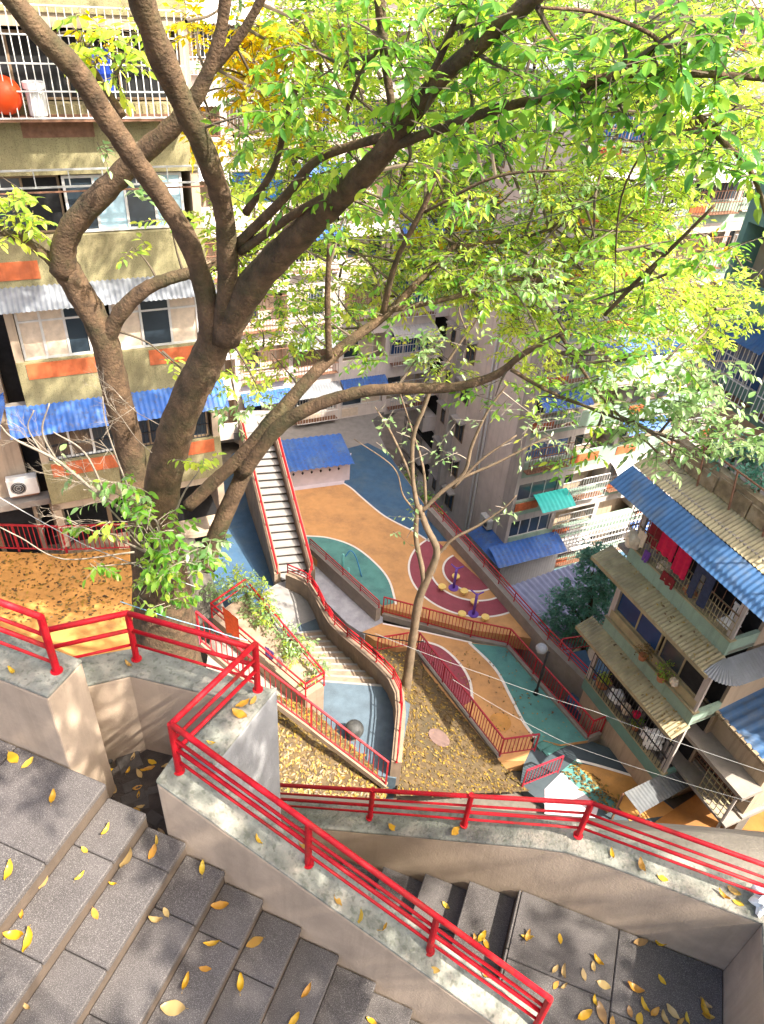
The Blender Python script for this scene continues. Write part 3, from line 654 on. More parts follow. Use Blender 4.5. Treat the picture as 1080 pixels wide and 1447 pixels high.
def apartment(name, label, fc, length, depth, z0, nf, st, bay, wm, pm, seed, awn=('white_roof', 'blue_roof'), p_awn=.5, p_grille=.5, panel='orange_panel', core='beige_wall', recess=.9, skip=()):
    r_ = random.Random(seed); rt_ = thing(name, fc.p(length / 2, 0, z0), label, 'building')
    fc.box(MB(), 0, length, -depth, -recess, z0, z0 + nf * st).build('wall', MT[core], rt_)
    for s_, a_ in ((0, 0.), (1, length - .2)): fc.box(MB(), a_, a_ + .2, -recess - .01, 0, z0, z0 + nf * st).build('end_wall', MT[wm], rt_)
    fc.box(MB(), -.15, length + .15, -depth - .15, .25, z0 + nf * st, z0 + nf * st + .35).build('roof', MT['grey_roof'], rt_)
    nb = max(1, round(length / bay)); bw = length / nb
    for f in range(nf):
        z = z0 + f * st
        fc.part('parapet', pm, rt_, .2, length - .2, -.16, 0.02, z, z + .92)
        fc.part('lintel', wm, rt_, .2, length - .2, -.18, 0, z + st - .42, z + st)
        fc.part('floor_slab', wm, rt_, .2, length - .2, -recess - .02, -.17, z - .06, z + .06)
        for b in range(nb):
            a0 = b * bw; a1 = a0 + bw
            if b: fc.part('pillar', wm, rt_, a0 - .14, a0 + .14, -recess - .02, .015, z + .921, z + st - .421)
            k = r_.random(); x0, x1 = a0 + .2, a1 - .2
            if k < .45: window(fc, rt_, x0, x1, z + .93, z + st - .43, -.1, r_.choice(['white_frame', 'brown_frame', 'steel']), r_.choice(['glass', ('glass', 'curtain'), ('curtain', 'glass'), 'glass_blue']), r_.choice([2, 3, 4]))
            elif k < .75: window(fc, rt_, x0 + .3, x1 - .3, z + .7, z + 2.0, -recess + .02, 'white_frame', ('glass', 'curtain'), 2)
            if r_.random() < p_grille:
                g = r_.uniform(.15, .5); grille(fc, rt_, x0, x1, z + .5, z + st - .5, g, r_.choice(['steel', 'white_frame', 'rust']), .16, 3, .02)
                fc.part('cage_floor', 'rust', rt_, x0, x1, .021, g + .01, z + .47, z + .50)
            if r_.random() < .6: w_ = bw * r_.uniform(.3, .6); fc.part('panel', panel, rt_, a0 + .2, a0 + .2 + w_, .021, .05, z + .3, z + .8)
            if r_.random() < p_awn: awning(fc, rt_, a0 + .05, a1 - .05, z + st - .15, z + st - .55, .02, r_.uniform(.6, .95), r_.choice(awn))
    return rt_
# left building -----------------------------------------------------
fL = Fac((-9.95, 16.45), E1, -E2)
lb = thing('apartment_building', fL.p(0, 0, 5), 'khaki pebble-dashed apartment building with orange panels on the left', 'building')
fL.box(MB(), .0, 5.6, -6, -1.0, 5, 27).build('wall', MT['interior_shade'], lb)
fL.box(MB(), -9, .0, -6, -.55, 5, 27).build('side_wall', MT['beige_wall'], lb)
for i, zf in enumerate((6.3, 9.3, 12.3, 15.3, 18.0, 21.0)):
    A, B = .5, 5.4
    ph = .92
    if i > 0:
        fL.part('parapet', 'khaki', lb, A, B, -.15, .35, zf - .45, zf + .45); fL.part('parapet_band', 'khaki', lb, A, B, -.149, .348, zf + .452, zf + ph)
        if i == 4: pass
        elif i != 3:
            fL.part('panel', 'orange_panel', lb, A + .22, A + 2.05, .349, .372, zf + .46, zf + .88)
            fL.part('panel', 'orange_panel', lb, A + 3.2, A + 4.7, .349, .372, zf + .46, zf + .88)
        else:
            fL.part('panel', 'orange_panel', lb, A - .1 + .0, A + 1.0, .349, .372, zf - .0, zf + .42)
    fL.part('floor_slab', 'beige_wall', lb, A, B, -1.0, -.151, zf - .1, zf + .05)
    for a_ in (A, B - .2): fL.part('pillar', 'beige_wall', lb, a_, a_ + .2, -1.0, .30, zf + .921, zf + 2.55)
    fL.part('lintel', 'beige_wall', lb, A, B, -.15, .30, zf + 2.3, zf + 2.549)
# ground floor dark frames
for a in (-2.6, -1.2, .4, 1.9): fL.part('door_post', 'brown_frame', lb, a, a + .12, -.549 if a < 0 else -.2, -.45 if a < 0 else -.1, 5.2, 8.6)
fL.part('opening_shade', 'interior_shade', lb, -4.5, -.1, -.56, -.52, 5.2, 8.3)  # flat dark panel painting the shaded ground floor
# floor 9.3
window(fL, lb, .72, 2.5, 10.24, 11.5, .18, 'white_frame', 'glass', 3, .06); window(fL, lb, 2.6, 5.1, 10.24, 11.5, .18, 'brown_frame', 'glass', 3, .06)
grille(fL, lb, .72, 5.1, 10.24, 11.5, .24, 'dark_steel', .11, 3)
awning(fL, lb, .0, 5.6, 12.05, 11.5, .30, 1.0, 'blue_roof', .14, .05)
corr(fL.p(.0, .30, 12.05), fL.p(-.02, -.55, 12.05), fL.p(-.6, -.6, 11.5), fL.p(-.25, .9, 11.5), 'blue_roof', 'awning', lb, .14, .018, 2, .04)
fL.box(MB(), .0, 5.6, .0, .3, 11.85, 12.0).build('ledge', MT['concrete'], lb)
# floor 12.3
window(fL, lb, .72, 2.35, 13.22, 14.65, .18, 'white_frame', ('curtain', 'curtain', 'glass'), 3, .06, True); window(fL, lb, 2.9, 5.1, 13.22, 14.65, .18, 'white_frame', ('curtain', 'glass', 'curtain'), 3, .06, True)
awning(fL, lb, .3, 5.5, 15.15, 14.75, .30, .95, 'grey_roof', .12, .05)
# floor 15.3
window(fL, lb, .72, 2.3, 16.25, 17.5, .05, 'brown_frame', ('glass', 'interior_shade'), 2, .05); window(fL, lb, 2.35, 5.0, 16.25, 17.5, .18, 'white_frame', ('glass', 'curtain_blue'), 4, .06)
fL.part('clothes_pole', 'rust', lb, .2, 5.4, .8, .83, 17.3, 17.33); grille(fL, lb, .4, 5.3, 17.4, 17.75, .75, 'steel', .7, 1, .025)
# floor 18 cage
grille(fL, lb, -.8, 5.2, 18.75, 20.7, .8, 'white_frame', .15, 4, .02); fL.part('cage_floor', 'rust', lb, -.8, 5.2, .349, .82, 18.68, 18.745)
window(fL, lb, .72, 5.0, 18.95, 20.2, -.1, 'brown_frame', 'interior_shade', 4)
fL.part('panel', 'orange_panel', lb, -.8, 1.3, .349, .372, 18.35, 18.66); fL.part('brick_panel', 'rust', lb, 1.75, 3.2, .349, .365, 18.3, 18.66)
grille(fL, lb, .4, 5.3, 21.9, 23.4, .7, 'white_frame', .15, 4, .02)
ac_unit(fL, -.15, -.5, 8.95, 'white air conditioner on the beige wall beside the lower left window'); ac_unit(fL, -.5, -.5, 12.9, 'white air conditioner cut by the left frame edge')
fL.box(MB(), -3, .45, -.55, -.15, 8.55, 8.75).build('ledge', MT['concrete'], lb)
p = fL.p(1.55, .6, 18.78)
o = thing('plastic_ball', p, 'orange ball behind the white window cage at top left', 'ball'); MB().ball(p + V(0, 0, .36), .36, 20, 12).build('shell', MT['lantern_red'], o, smooth=True)
p = fL.p(2.15, .58, 18.76)
o = thing('plastic_container', p, 'white plastic container with lid behind the white window cage', 'container'); MB().tube([p, p + V(0, 0, .02), p + V(0, 0, .45), p + V(0, 0, .5)], [.17, .18, .19, .12], 14).build('body', MT['plastic_white'], o); MB().disc(p + V(0, 0, .5), .22, .12).build('lid', MT['plastic_white'], o)
p = fL.p(3.3, .55, 19.2)
tag(MB().box(p, fL.ex * .4, fL.n * .1, V(0, 0, .8)).build('blue_box', MT['blue_plastic']), 'blue plastic board hanging in the white window cage', 'board')
# left back building
fLB = Fac((-17, 25.4), E1, -E2)
apartment('apartment_building', 'grey-beige apartment block half hidden behind the big trunk', fLB, 8.4, 6, .2, 8, 2.9, 2.8, 'beige_wall', 'khaki', 3, ('blue_roof', 'grey_roof'), .5, .5)
# mid back building
fMB = Fac((-13, 31.9), E1, -E2)
apartment('apartment_building', 'beige apartment block behind the blue-roofed hut', fMB, 16.8, 8, .2, 9, 2.8, 2.8, 'pink_wall', 'pink_wall', 5, ('grey_roof', 'white_roof', 'blue_roof'), .4, .55, 'curtain')
# central building
fC = Fac((6.75, 31.3), E1, -E2)
cb = apartment('apartment_building', 'pink and mint apartment building with blue and teal awnings in the centre right', fC, 17.5, 12, -6.4, 10, 2.45, 2.9, 'pale_wall', 'mint', 8, ('white_roof', 'white_roof', 'blue_roof'), .45, .55)
fS = Fac((6.75, 31.3), E2, -E1)   # its left side
fS.box(MB(), .9, 11.9, -.02, .03, -6.4, 18.1).build('side_wall', MT['pink_wall'], cb)
for zz in range(9):
    z = -5.2 + 2.45 * zz
    for a in (5.6, 7.4):
        window(fS, cb, a, a + .9, z, z + 1.25, .035, 'brown_frame', 'glass', 2); fS.part('window_hood', 'pale_wall', cb, a - .1, a + 1.0, .031, .45, z + 1.3, z + 1.4)
    fS.part('pilaster', 'pale_wall', cb, 6.75, 7.1, .031, .5, z - 1.1, z + 1.34)
    fS.part('balcony', 'pink_wall', cb, 8.9, 11.4, .031, .9, z - 1.0, z); grille(fS, cb, 8.9, 11.4, z, z + 1.2, .85, 'dark_steel', .18, 2, .02)
    fS.part('recess', 'interior_shade', cb, 8.95, 11.3, .032, .04, z + .01, z + 1.2)  # flat dark panel painting the shade behind the balcony
for a in (3.4, 3.75): MB().tube([fS.p(a, .12, -6.4), fS.p(a, .12, 17)], .06, 8).build('drain_pipe', MT['white_frame'], cb)
# big blue awning, white corrugated panel and teal awning at the near corner
awning(fC, cb, -1.0, 3.4, -3.3, -3.75, .02, 1.3, 'blue_roof', .3, .05)
corr(fC.p(-.02, .05, -3.3), fC.p(-.02, -1.8, -3.3), fC.p(-1.2, -1.8, -3.7), fC.p(-1.0, 1.3, -3.75), 'blue_roof', 'awning', cb, .3, .018, 2, .04)
for i in range(22): fC.box(MB(), -.5 + i * .17, -.5 + i * .17 + .15, .75, .79, -6.2, -3.85).build('panel', MT['white_roof'], cb)
fC.box(MB(), -.5, 3.3, .70, .745, -6.2, -3.85).build('panel_backing', MT['pale_wall'], cb)
awning(fC, cb, 1.2, 3.3, -.1 - .2, -.75, .03, 1.1, 'teal', .25, .05)
grille(fC, cb, 3.4, 11.5, -3.9, -2.4, .8, 'white_frame', .22, 4, .03)
ac_unit(fC, 7.2, .3, -1.4, 'white air conditioner on the pink balcony centre right'); ac_unit(fS, 1.6, .1, -3.2, 'dark weathered air conditioner low on the pink side wall', 1.1)
# far buildings
fF = Fac((-22, 50), E1, -E2)
apartment('apartment_building', 'pale far apartment block seen through the leaves at the top left', fF, 26, 10, -8, 12, 2.9, 3.2, 'pale_wall', 'pink_wall', 12, ('white_roof', 'blue_roof'), .3, .3)
fF2 = Fac((16, 52), E1, -E2)
apartment('apartment_building', 'far pink apartment block with blue awnings at the upper right', fF2, 34, 10, -8, 12, 2.9, 3.2, 'pale_wall', 'mint', 13, ('white_roof', 'blue_roof', 'blue_roof'), .4, .4)
fF3 = Fac((2, 74), E1, -E2)
apartment('apartment_building', 'farthest pale apartment slab filling the top of the view', fF3, 60, 10, -8, 14, 3, 5.0, 'pale_wall', 'pale_wall', 14, ('white_roof',), .1, .1)
# right building ----------------------------------------------------
fR = Fac((7.8, 18.04), -E2, -E1); RL = 4.25
rb = thing('apartment_building', fR.p(2, 0, 0), 'mint balcony building with tan corrugated canopies on the right', 'building')
fR.box(MB(), .0, RL, -8, -1.1, -1.0, 10.4).build('wall', MT['beige_wall'], rb)
fR.box(MB(), .05, RL - .05, -1.1, -.10, -1.0, 1.09).build('base_wall', MT['beige_wall'], rb)
FZ = (1.1, 4.2, 7.3, 10.4)
for i, z in enumerate(FZ):
    fR.part('floor_slab', 'concrete', rb, 0, RL, -1.1, -.12, z - .12, z)
    if i == 3: continue
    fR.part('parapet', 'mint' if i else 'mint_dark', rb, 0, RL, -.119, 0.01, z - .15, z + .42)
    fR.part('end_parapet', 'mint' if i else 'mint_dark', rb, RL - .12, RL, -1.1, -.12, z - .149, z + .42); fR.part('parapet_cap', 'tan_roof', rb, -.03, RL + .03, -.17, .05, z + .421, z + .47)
    if i < 3:
        for a in (.0, 2.2, RL - .22): fR.part('pillar', 'pale_wall', rb, a, a + .2, -.60 if a == 2.2 else -.118, -.4 if a == 2.2 else -.03, z + .471, z + 2.9)
        fR.part('back_wall', 'interior_shade', rb, .1, RL - .1, -1.1, -1.06, z + .01, z + 2.9)
        fR.part('end_wall', 'plaster_grey', rb, RL - .1, RL - .02, -8, -1.2, z, z + 2.9)
awning(fR, rb, -.55, RL + .1, 4.12, 3.85, .02, .62, 'tan_roof', .13, .01, amp=.028); fR.part('awning_edge', 'tan_roof', rb, -.55, RL + .1, .61, .64, 3.72, 3.86)
awning(fR, rb, -.7, RL + .1, 7.2, 6.95, .02, .75, 'tan_roof', .13, .01, amp=.028); fR.part('awning_edge', 'tan_roof', rb, -.7, RL + .3, .74, .77, 6.82, 6.96)
# rounded end of the middle canopy
mb = MB(); vs = []; n = 60
for i in range(n + 1):
    t = math.pi / 2 * i / n; rr = .75 + .018 * math.sin(i * 1.3)
    for r_, z in ((.05, 7.22), (rr * .6, 7.1 + .01 * math.sin(i * 1.3)), (rr, 6.92)): vs.append(fR.p(RL + .1 + r_ * math.sin(t), .02 + r_ * math.cos(t) * .97, z))
mb.add(vs, [(3 * i + j, 3 * i + 3 + j, 3 * i + 4 + j, 3 * i + 1 + j) for i in range(n) for j in range(2)]); mb.build('awning_end', MT['grey_roof'], rb, smooth=True)
corr(fR.p(RL + .12, .0, 7.2), fR.p(RL + .12, -2.6, 7.2), fR.p(RL + .85, -2.6, 6.92), fR.p(RL + .85, .0, 6.92), 'grey_roof', 'awning', rb, .11, .014, 2, 0)
awning(fR, rb, -.8, RL + 1.8, 10.25, 9.75, .15, .85, 'blue_roof_old', .16, .03); awning(fR, rb, -.8, RL + 1.8, 10.62, 10.27, -.72, .14, 'tan_roof', .13, .01, amp=.028)
# middle-floor windows
window(fR, rb, .15, 2.2, 5.05, 6.85, -.16, 'tan_roof', 'glass_blue', 2, .06, True); window(fR, rb, 2.3, RL - .15, 5.05, 6.85, -.16, 'tan_roof', ('glass', 'interior_shade'), 2, .06)
fR.part('ledge', 'tan_roof', rb, .1, RL - .1, -.16, -.02, 4.7, 5.04)
grille(fR, rb, .1, RL - .1, 1.55, 3.6, .02, 'dark_steel', .14, 3, .018); grille(fR, rb, .1, RL - .1, 7.75, 8.6, .0, 'tan_roof', .11, 3, .014, 'balcony_rail'); grille(fR, rb, .1, RL - .1, 8.6, 9.7, .02, 'rust', .3, 2, .012)
# extended side cage at the far end of the top balcony
grille(Fac(fR.p(-.02, 0, 0), E1, E2), rb, .1, 2.4, 7.6, 9.8, .4, 'rust', .15, 4, .018)
fR.part('cage_floor', 'concrete', rb, -.6, -.01, -2.4, -.1, 7.2, 7.32)
# laundry and balcony things
def cloth(fc, a, d, z, w, h, m, name, label, cat='laundry', taper=0., split=False, seed=0):
    r_ = random.Random(seed); mb = MB(); n = 8; k = 8; vs = []
    for side in (0, 1):
        for j in range(k + 1):
            v = j / k
            for i in range(n + 1):
                x = (i / n - .5) * w * (1 - taper * v); off = .035 * math.sin(i * 1.7 + seed) * (.3 + v) + (.012 if side else -.012)
                vs.append(fc.p(a + x, d + off, z - h * v + .015 * math.cos(i * 2.1)))
    m1 = (n + 1) * (k + 1); fs = []
    for side in (0, 1):
        for j in range(k):
            for i in range(n):
                if split and j > 2 and i in (3, 4): continue
                q = side * m1 + j * (n + 1) + i; f_ = (q, q + 1, q + n + 2, q + n + 1); fs.append(f_ if side else f_[::-1])
    mb.add(vs, fs); return tag(mb.build(name, MT[m], smooth=True), label, cat, None)
MB().tube([fR.p(.2, .06, 9.46), fR.p(RL - .2, .06, 9.46)], .015, 6).build('clothes_pole', MT['steel'], rb)
cloth(fR, .75, -.02, 9.45, .6, 1.2, 'cloth_darkred', 'hanging_shirt', 'dark red shirt hanging at the far end of the top balcony', seed=1)
cloth(fR, 1.35, .10, 9.45, .62, 1.0, 'cloth_red', 'hanging_shirt', 'bright red shirt hanging second on the top balcony line', seed=2)
cloth(fR, 1.98, .10, 9.45, .52, 1.2, 'cloth_red', 'hanging_shirt', 'longer bright red shirt beside the dark trousers', seed=3)
cloth(fR, 2.8, .08, 9.45, .7, 1.5, 'cloth_navy', 'hanging_trousers', 'dark navy trousers hanging on the top balcony', seed=4, split=True)
cloth(fR, .35, .06, 8.55, .35, .55, 'cloth_cream', 'hanging_towel', 'cream cloth bundle on the far balcony corner', seed=6)
cloth(fR, .75, .06, 8.1, .25, .4, 'cloth_purple', 'hanging_towel', 'purple cloth on the balcony rail of the right building', seed=7)
cloth(fR, 1.75, .06, 8.0, .5, .35, 'cloth_darkred', 'hanging_towel', 'maroon cloth folded over the balcony rail', seed=8)
tag(blobby(fR.p(.1, .1, 8.1), .24, 3, 1.1, 9, .5).build('hanging_bundle', MT['cloth_cream']), 'sunlit cream bundle hanging off the balcony end', 'laundry')
p = fR.p(3.7, -.45, 7.31)
ch = thing('plastic_chair', p, 'white plastic chair on the top balcony of the right building', 'chair')
for sx in (-.2, .2):
    for sy in (-.2, .2): MB().bar(p + fR.ex * sx + fR.n * sy, p + fR.ex * sx * .9 + fR.n * sy * .9 + V(0, 0, .42), .04, .04).build('leg', MT['plastic_white'], ch)
MB().box(p - fR.ex * .23 - fR.n * .23 + V(0, 0, .42), fR.ex * .46, fR.n * .46, V(0, 0, .04)).build('seat', MT['plastic_white'], ch)
for k_ in range(3): MB().box(p - fR.ex * (.21 - .155 * k_) - fR.n * .23 + V(0, 0, .46), fR.ex * .11, fR.n * .03, V(0, 0, .45)).build('back_slat', MT['plastic_white'], ch)
MB().box(p - fR.ex * .23 - fR.n * .232 + V(0, 0, .912), fR.ex * .46, fR.n * .035, V(0, 0, .08)).build('top_rail', MT['plastic_white'], ch)
def pot(p, r, h, label, leafm='leaf_green', seed=0, hh=.5, n=60, pm='terracotta'):
    t = thing('potted_plant', p, label, 'plant', 'potted plants on the right building'); MB().tube([V(*p), V(*p) + V(0, 0, h)], [r * .75, r], 12).build('pot', MT[pm], t)
    FOLQ.append((t, V(*p) + V(0, 0, h + hh * .5), hh * .6, n, leafm, .09)); return t
FOLQ = []
pot(fR.p(2.0, .14, 4.67), .14, .2, 'dry potted plant on the brown window ledge', 'leaf_litter', 1, .4, 60); pot(fR.p(2.9, .14, 4.67), .16, .2, 'dark potted plant at the near end of the brown ledge', 'leaf_green', 2, .5, 60)
pot(fR.p(.6, -.3, 1.6), .3, .25, 'wide planter of green herbs behind the lowest balcony grille', 'leaf_lime', 3, .35, 90); pot(fR.p(2.5, -.25, 1.55), .17, .25, 'green pot with red flowers on the lowest balcony', 'leaf_bright', 4, .3, 50)
p = fR.p(2.35, -.2, 2.2); tag(blobby(p, .13, 2, 1, 3, .5).build('red_flowers', MT['cloth_red']), 'cluster of red flowers on the lowest right balcony', 'flower')
for i, (a, z, r_, m_, nm, lb_) in enumerate([(1.35, 1.9, .26, 'plastic_white', 'covered_bundle', 'white wrapped bundle behind the lowest grille'), (1.9, 1.85, .2, 'cloth_cream', 'covered_bundle', 'cream bundle beside the red flowers'), (3.2, 1.95, .34, 'plastic_white', 'covered_bundle', 'large pale bundle at the near end of the lowest balcony'), (1.2, 7.75, .2, 'cloth_cream', 'covered_bundle', 'cream bundle at the foot of the top balcony rail'), (2.3, 7.7, .22, 'terracotta', 'covered_bundle', 'brown bundle behind the top balcony rail'), (3.3, 5.0, .13, 'cloth_cream', 'covered_bundle', 'cream rag on the middle window ledge')]):
    tag(blobby(fR.p(a, -.28 if z != 5.0 else .06, z), r_, 3, 1., i + 20, .35).build(nm, MT[m_]), lb_, 'bundle')
# terrace on top
fR.part('terrace_wall', 'brown_stone', rb, -.3, RL + 4, -1.0, -.72, 10.401, 11.3)
for i in range(14): fR.part('terrace_stone', 'brown_stone', rb, -.28 + i * .6, .26 + i * .6, -.718, -.68 + .015 * (i % 3), 10.62 + .03 * (i % 2), 11.2 - .04 * (i % 3))
mb = MB()
for a in np.arange(-.2, RL + 4, 1.2): mb.bar(fR.p(a, -.6, 10.5), fR.p(a, -.3, 11.9), .04, .04)
mb.bar(fR.p(-.3, -.3, 11.9), fR.p(RL + 4, -.3, 11.9), .04, .04); mb.build('terrace_rail', MT['rust'], rb)
fR.part('terrace_floor', 'concrete', rb, -.3, RL + 4, -8, -1.0, 10.38, 10.5)
# upper block of the right building
fU = Fac(fR.p(-4.5, -5.2, 0), -E2, -E1)
ub = apartment('apartment_building', 'green upper block with balustrade rising at the right frame edge', fU, 15, 9, 10.4, 5, 3.0, 3.0, 'mint_dark', 'mint_dark', 21, ('blue_roof_old', 'grey_roof'), .6, .4, 'mint')
fU.box(MB(), -.4, 15.2, -9, -2.6, -1, 10.38).build('lower_wall', MT['beige_wall'], ub)
# near right house at the frame edge
fN = Fac(at(1003, 985, 4.2)[:2], -E2, -E1)
hN = thing('small_house', fN.p(1.5, 0, -.2), 'beige house with blue roof and barred window at the lower right edge', 'house')
[MB().bar(fN.p(a_, d_, -.2), fN.p(a_, d_, 1.5), .25, .25).build('column', MT['concrete'], hN) for a_ in (.2, 2.4) for d_ in (-.6, -3.6)]; fN.part('floor_slab', 'concrete', hN, -.1, 2.7, -4, .1, 1.5, 1.68)
fN.box(MB(), 0, 2.6, -4, 0, 1.681, 4.3).build('wall', MT['beige_wall'], hN); corr(fN.p(-.2, .25, 4.3), fN.p(2.75, .25, 4.3), fN.p(2.75, -4, 5.1), fN.p(-.2, -4, 5.1), 'blue_roof_old', 'roof', hN, .3, .03)
for i in range(13): fN.part('roof_tile', 'brown_stone', hN, -.2 + i * .22, -.02 + i * .22, .2, .32, 4.2, 4.31)
fN.part('ledge', 'concrete', hN, -.3, 2.7, .002, .8, 3.0, 3.15); window(fN, hN, .3, 2.3, 1.85, 2.85, .01, 'brown_frame', 'interior_shade', 3, .06); grille(fN, hN, .3, 2.3, 1.85, 2.85, .09, 'rust', .14, 4, .018)
for a in (-.15, 2.5): MB().tube([fN.p(a, .7, 1.2), fN.p(a, .7, 3.0)], .05, 8).build('post', MT['pale_wall'], hN)
fN.part('porch_floor', 'concrete', hN, -.2, 2.7, .11, .75, 1.5, 1.6)
grille(fN, hN, 1.4, 2.5, 1.6, 2.9, .68, 'tan_roof', .16, 5, .02)
p = fN.p(2.9, .3, -.1); tag(MB().box(p, fN.ex * .5, fN.n * .4, V(0, 0, .5)).build('crate', MT['black'], bevel=.03), 'black crate on the orange yard by the small house', 'crate')
# grey corrugated canopy over the yard
cg = thing('canopy_roof', at(950, 1130, 1.2), 'narrow grey corrugated canopy above the orange yard', 'canopy')
g0, g1, g2, g3 = at(882, 1120, 1.4), at(1000, 1062, 1.4), at(1020, 1085, 1.1), at(905, 1150, 1.1)
corr(g0, g1, g2, g3, 'dark_roof', 'sheet', cg, .13, .025)
for a in (g0, g1, g2, g3): MB().bar(V(a[0], a[1], -.2), a + V(0, 0, -.04), .06, .06).build('leg', MT['rust'], cg)
# purple corrugated shed roof
sh = thing('shed', at(770, 850, -3.5), 'low shed with pale purple corrugated roof beyond the playground wall', 'shed')
s0, s1, s2, s3 = at(692, 838, -3.2), at(790, 935, -3.4), at(880, 850, -3.2), at(835, 788, -3.0)
corr(s0, s3, s2, s1, 'purple_roof', 'roof', sh, .32, .05)
MB().prism([s0 * [1, 1, 0], s3 * [1, 1, 0], s2 * [1, 1, 0], s1 * [1, 1, 0]], -6.6, [-3.5, -3.3, -3.5, -3.7]).build('wall', MT['beige_wall'], sh)
struct(MB().prism([V(2.9, 28.9, 0), V(8, 20.3, 0), V(16, 24, 0), V(16, 37, 0), V(1.6, 40, 0), V(-1.2, 36.2, 0)], -6.9, -6.4), 'blue_lane_floor', MT['blue_rubber'])
# ------------------------------------------------------------------ trees
def leaf_arrays(B, T, N, L, Wd, simple):
    B, T, N = map(np.asarray, (B, T, N)); L = np.asarray(L)[:, None]; Wd = np.asarray(Wd)[:, None]
    T = T / np.linalg.norm(T, axis=1, keepdims=True); S = np.cross(T, N); S /= np.linalg.norm(S, axis=1, keepdims=True) + 1e-9; N = np.cross(S, T)
    n = len(B)
    if simple:
        P = np.stack([B, B + T * L * .5 - S * Wd * .5 + N * L * .07, B + T * L - N * L * .05, B + T * L * .5 + S * Wd * .5 + N * L * .07], 1)
        f = np.array([[0, 2, 1, 0], [0, 3, 2, 0]]); tri = np.array([[0, 2, 1], [0, 3, 2]])
    else:
        st_ = [(.18, .38, .05, -.0), (.45, .5, .07, -.01), (.75, .33, .04, -.05)]
        M_ = [B + T * L * t + N * L * zz for t, w_, h_, zz in st_]; Lf = [B + T * L * t - S * Wd * w_ + N * L * (h_ + zz) for t, w_, h_, zz in st_]; Rg = [B + T * L * t + S * Wd * w_ + N * L * (h_ + zz) for t, w_, h_, zz in st_]
        P = np.stack([B] + M_ + [B + T * L - N * L * .12] + Lf + Rg, 1)
        tri = np.array([[0, 1, 5], [1, 6, 5], [1, 2, 6], [2, 7, 6], [2, 3, 7], [3, 4, 7], [0, 8, 1], [1, 8, 9], [1, 9, 2], [2, 9, 10], [2, 10, 3], [3, 10, 4]])
    k = P.shape[1]; F_ = (tri[None] + (np.arange(n) * k)[:, None, None]).reshape(-1, 3)
    return P.reshape(-1, 3), F_
def leaf_mesh(name, P, F_, m, parent, kind='stuff'):
    off = origin(parent) if parent else V(0, 0, 0); me = bpy.data.meshes.new(name)
    me.vertices.add(len(P)); me.vertices.foreach_set('co', (P - off).astype(np.float32).ravel())
    me.loops.add(len(F_) * 3); me.loops.foreach_set('vertex_index', F_.astype(np.int32).ravel())
    me.polygons.add(len(F_)); me.polygons.foreach_set('loop_start', np.arange(0, len(F_) * 3, 3, dtype=np.int32)); me.update(calc_edges=True); me.validate()
    me.materials.append(MT[m]); o = bpy.data.objects.new(name, me); COL.objects.link(o)
    if parent: o.parent = parent
    if kind: o['kind'] = kind
    return o
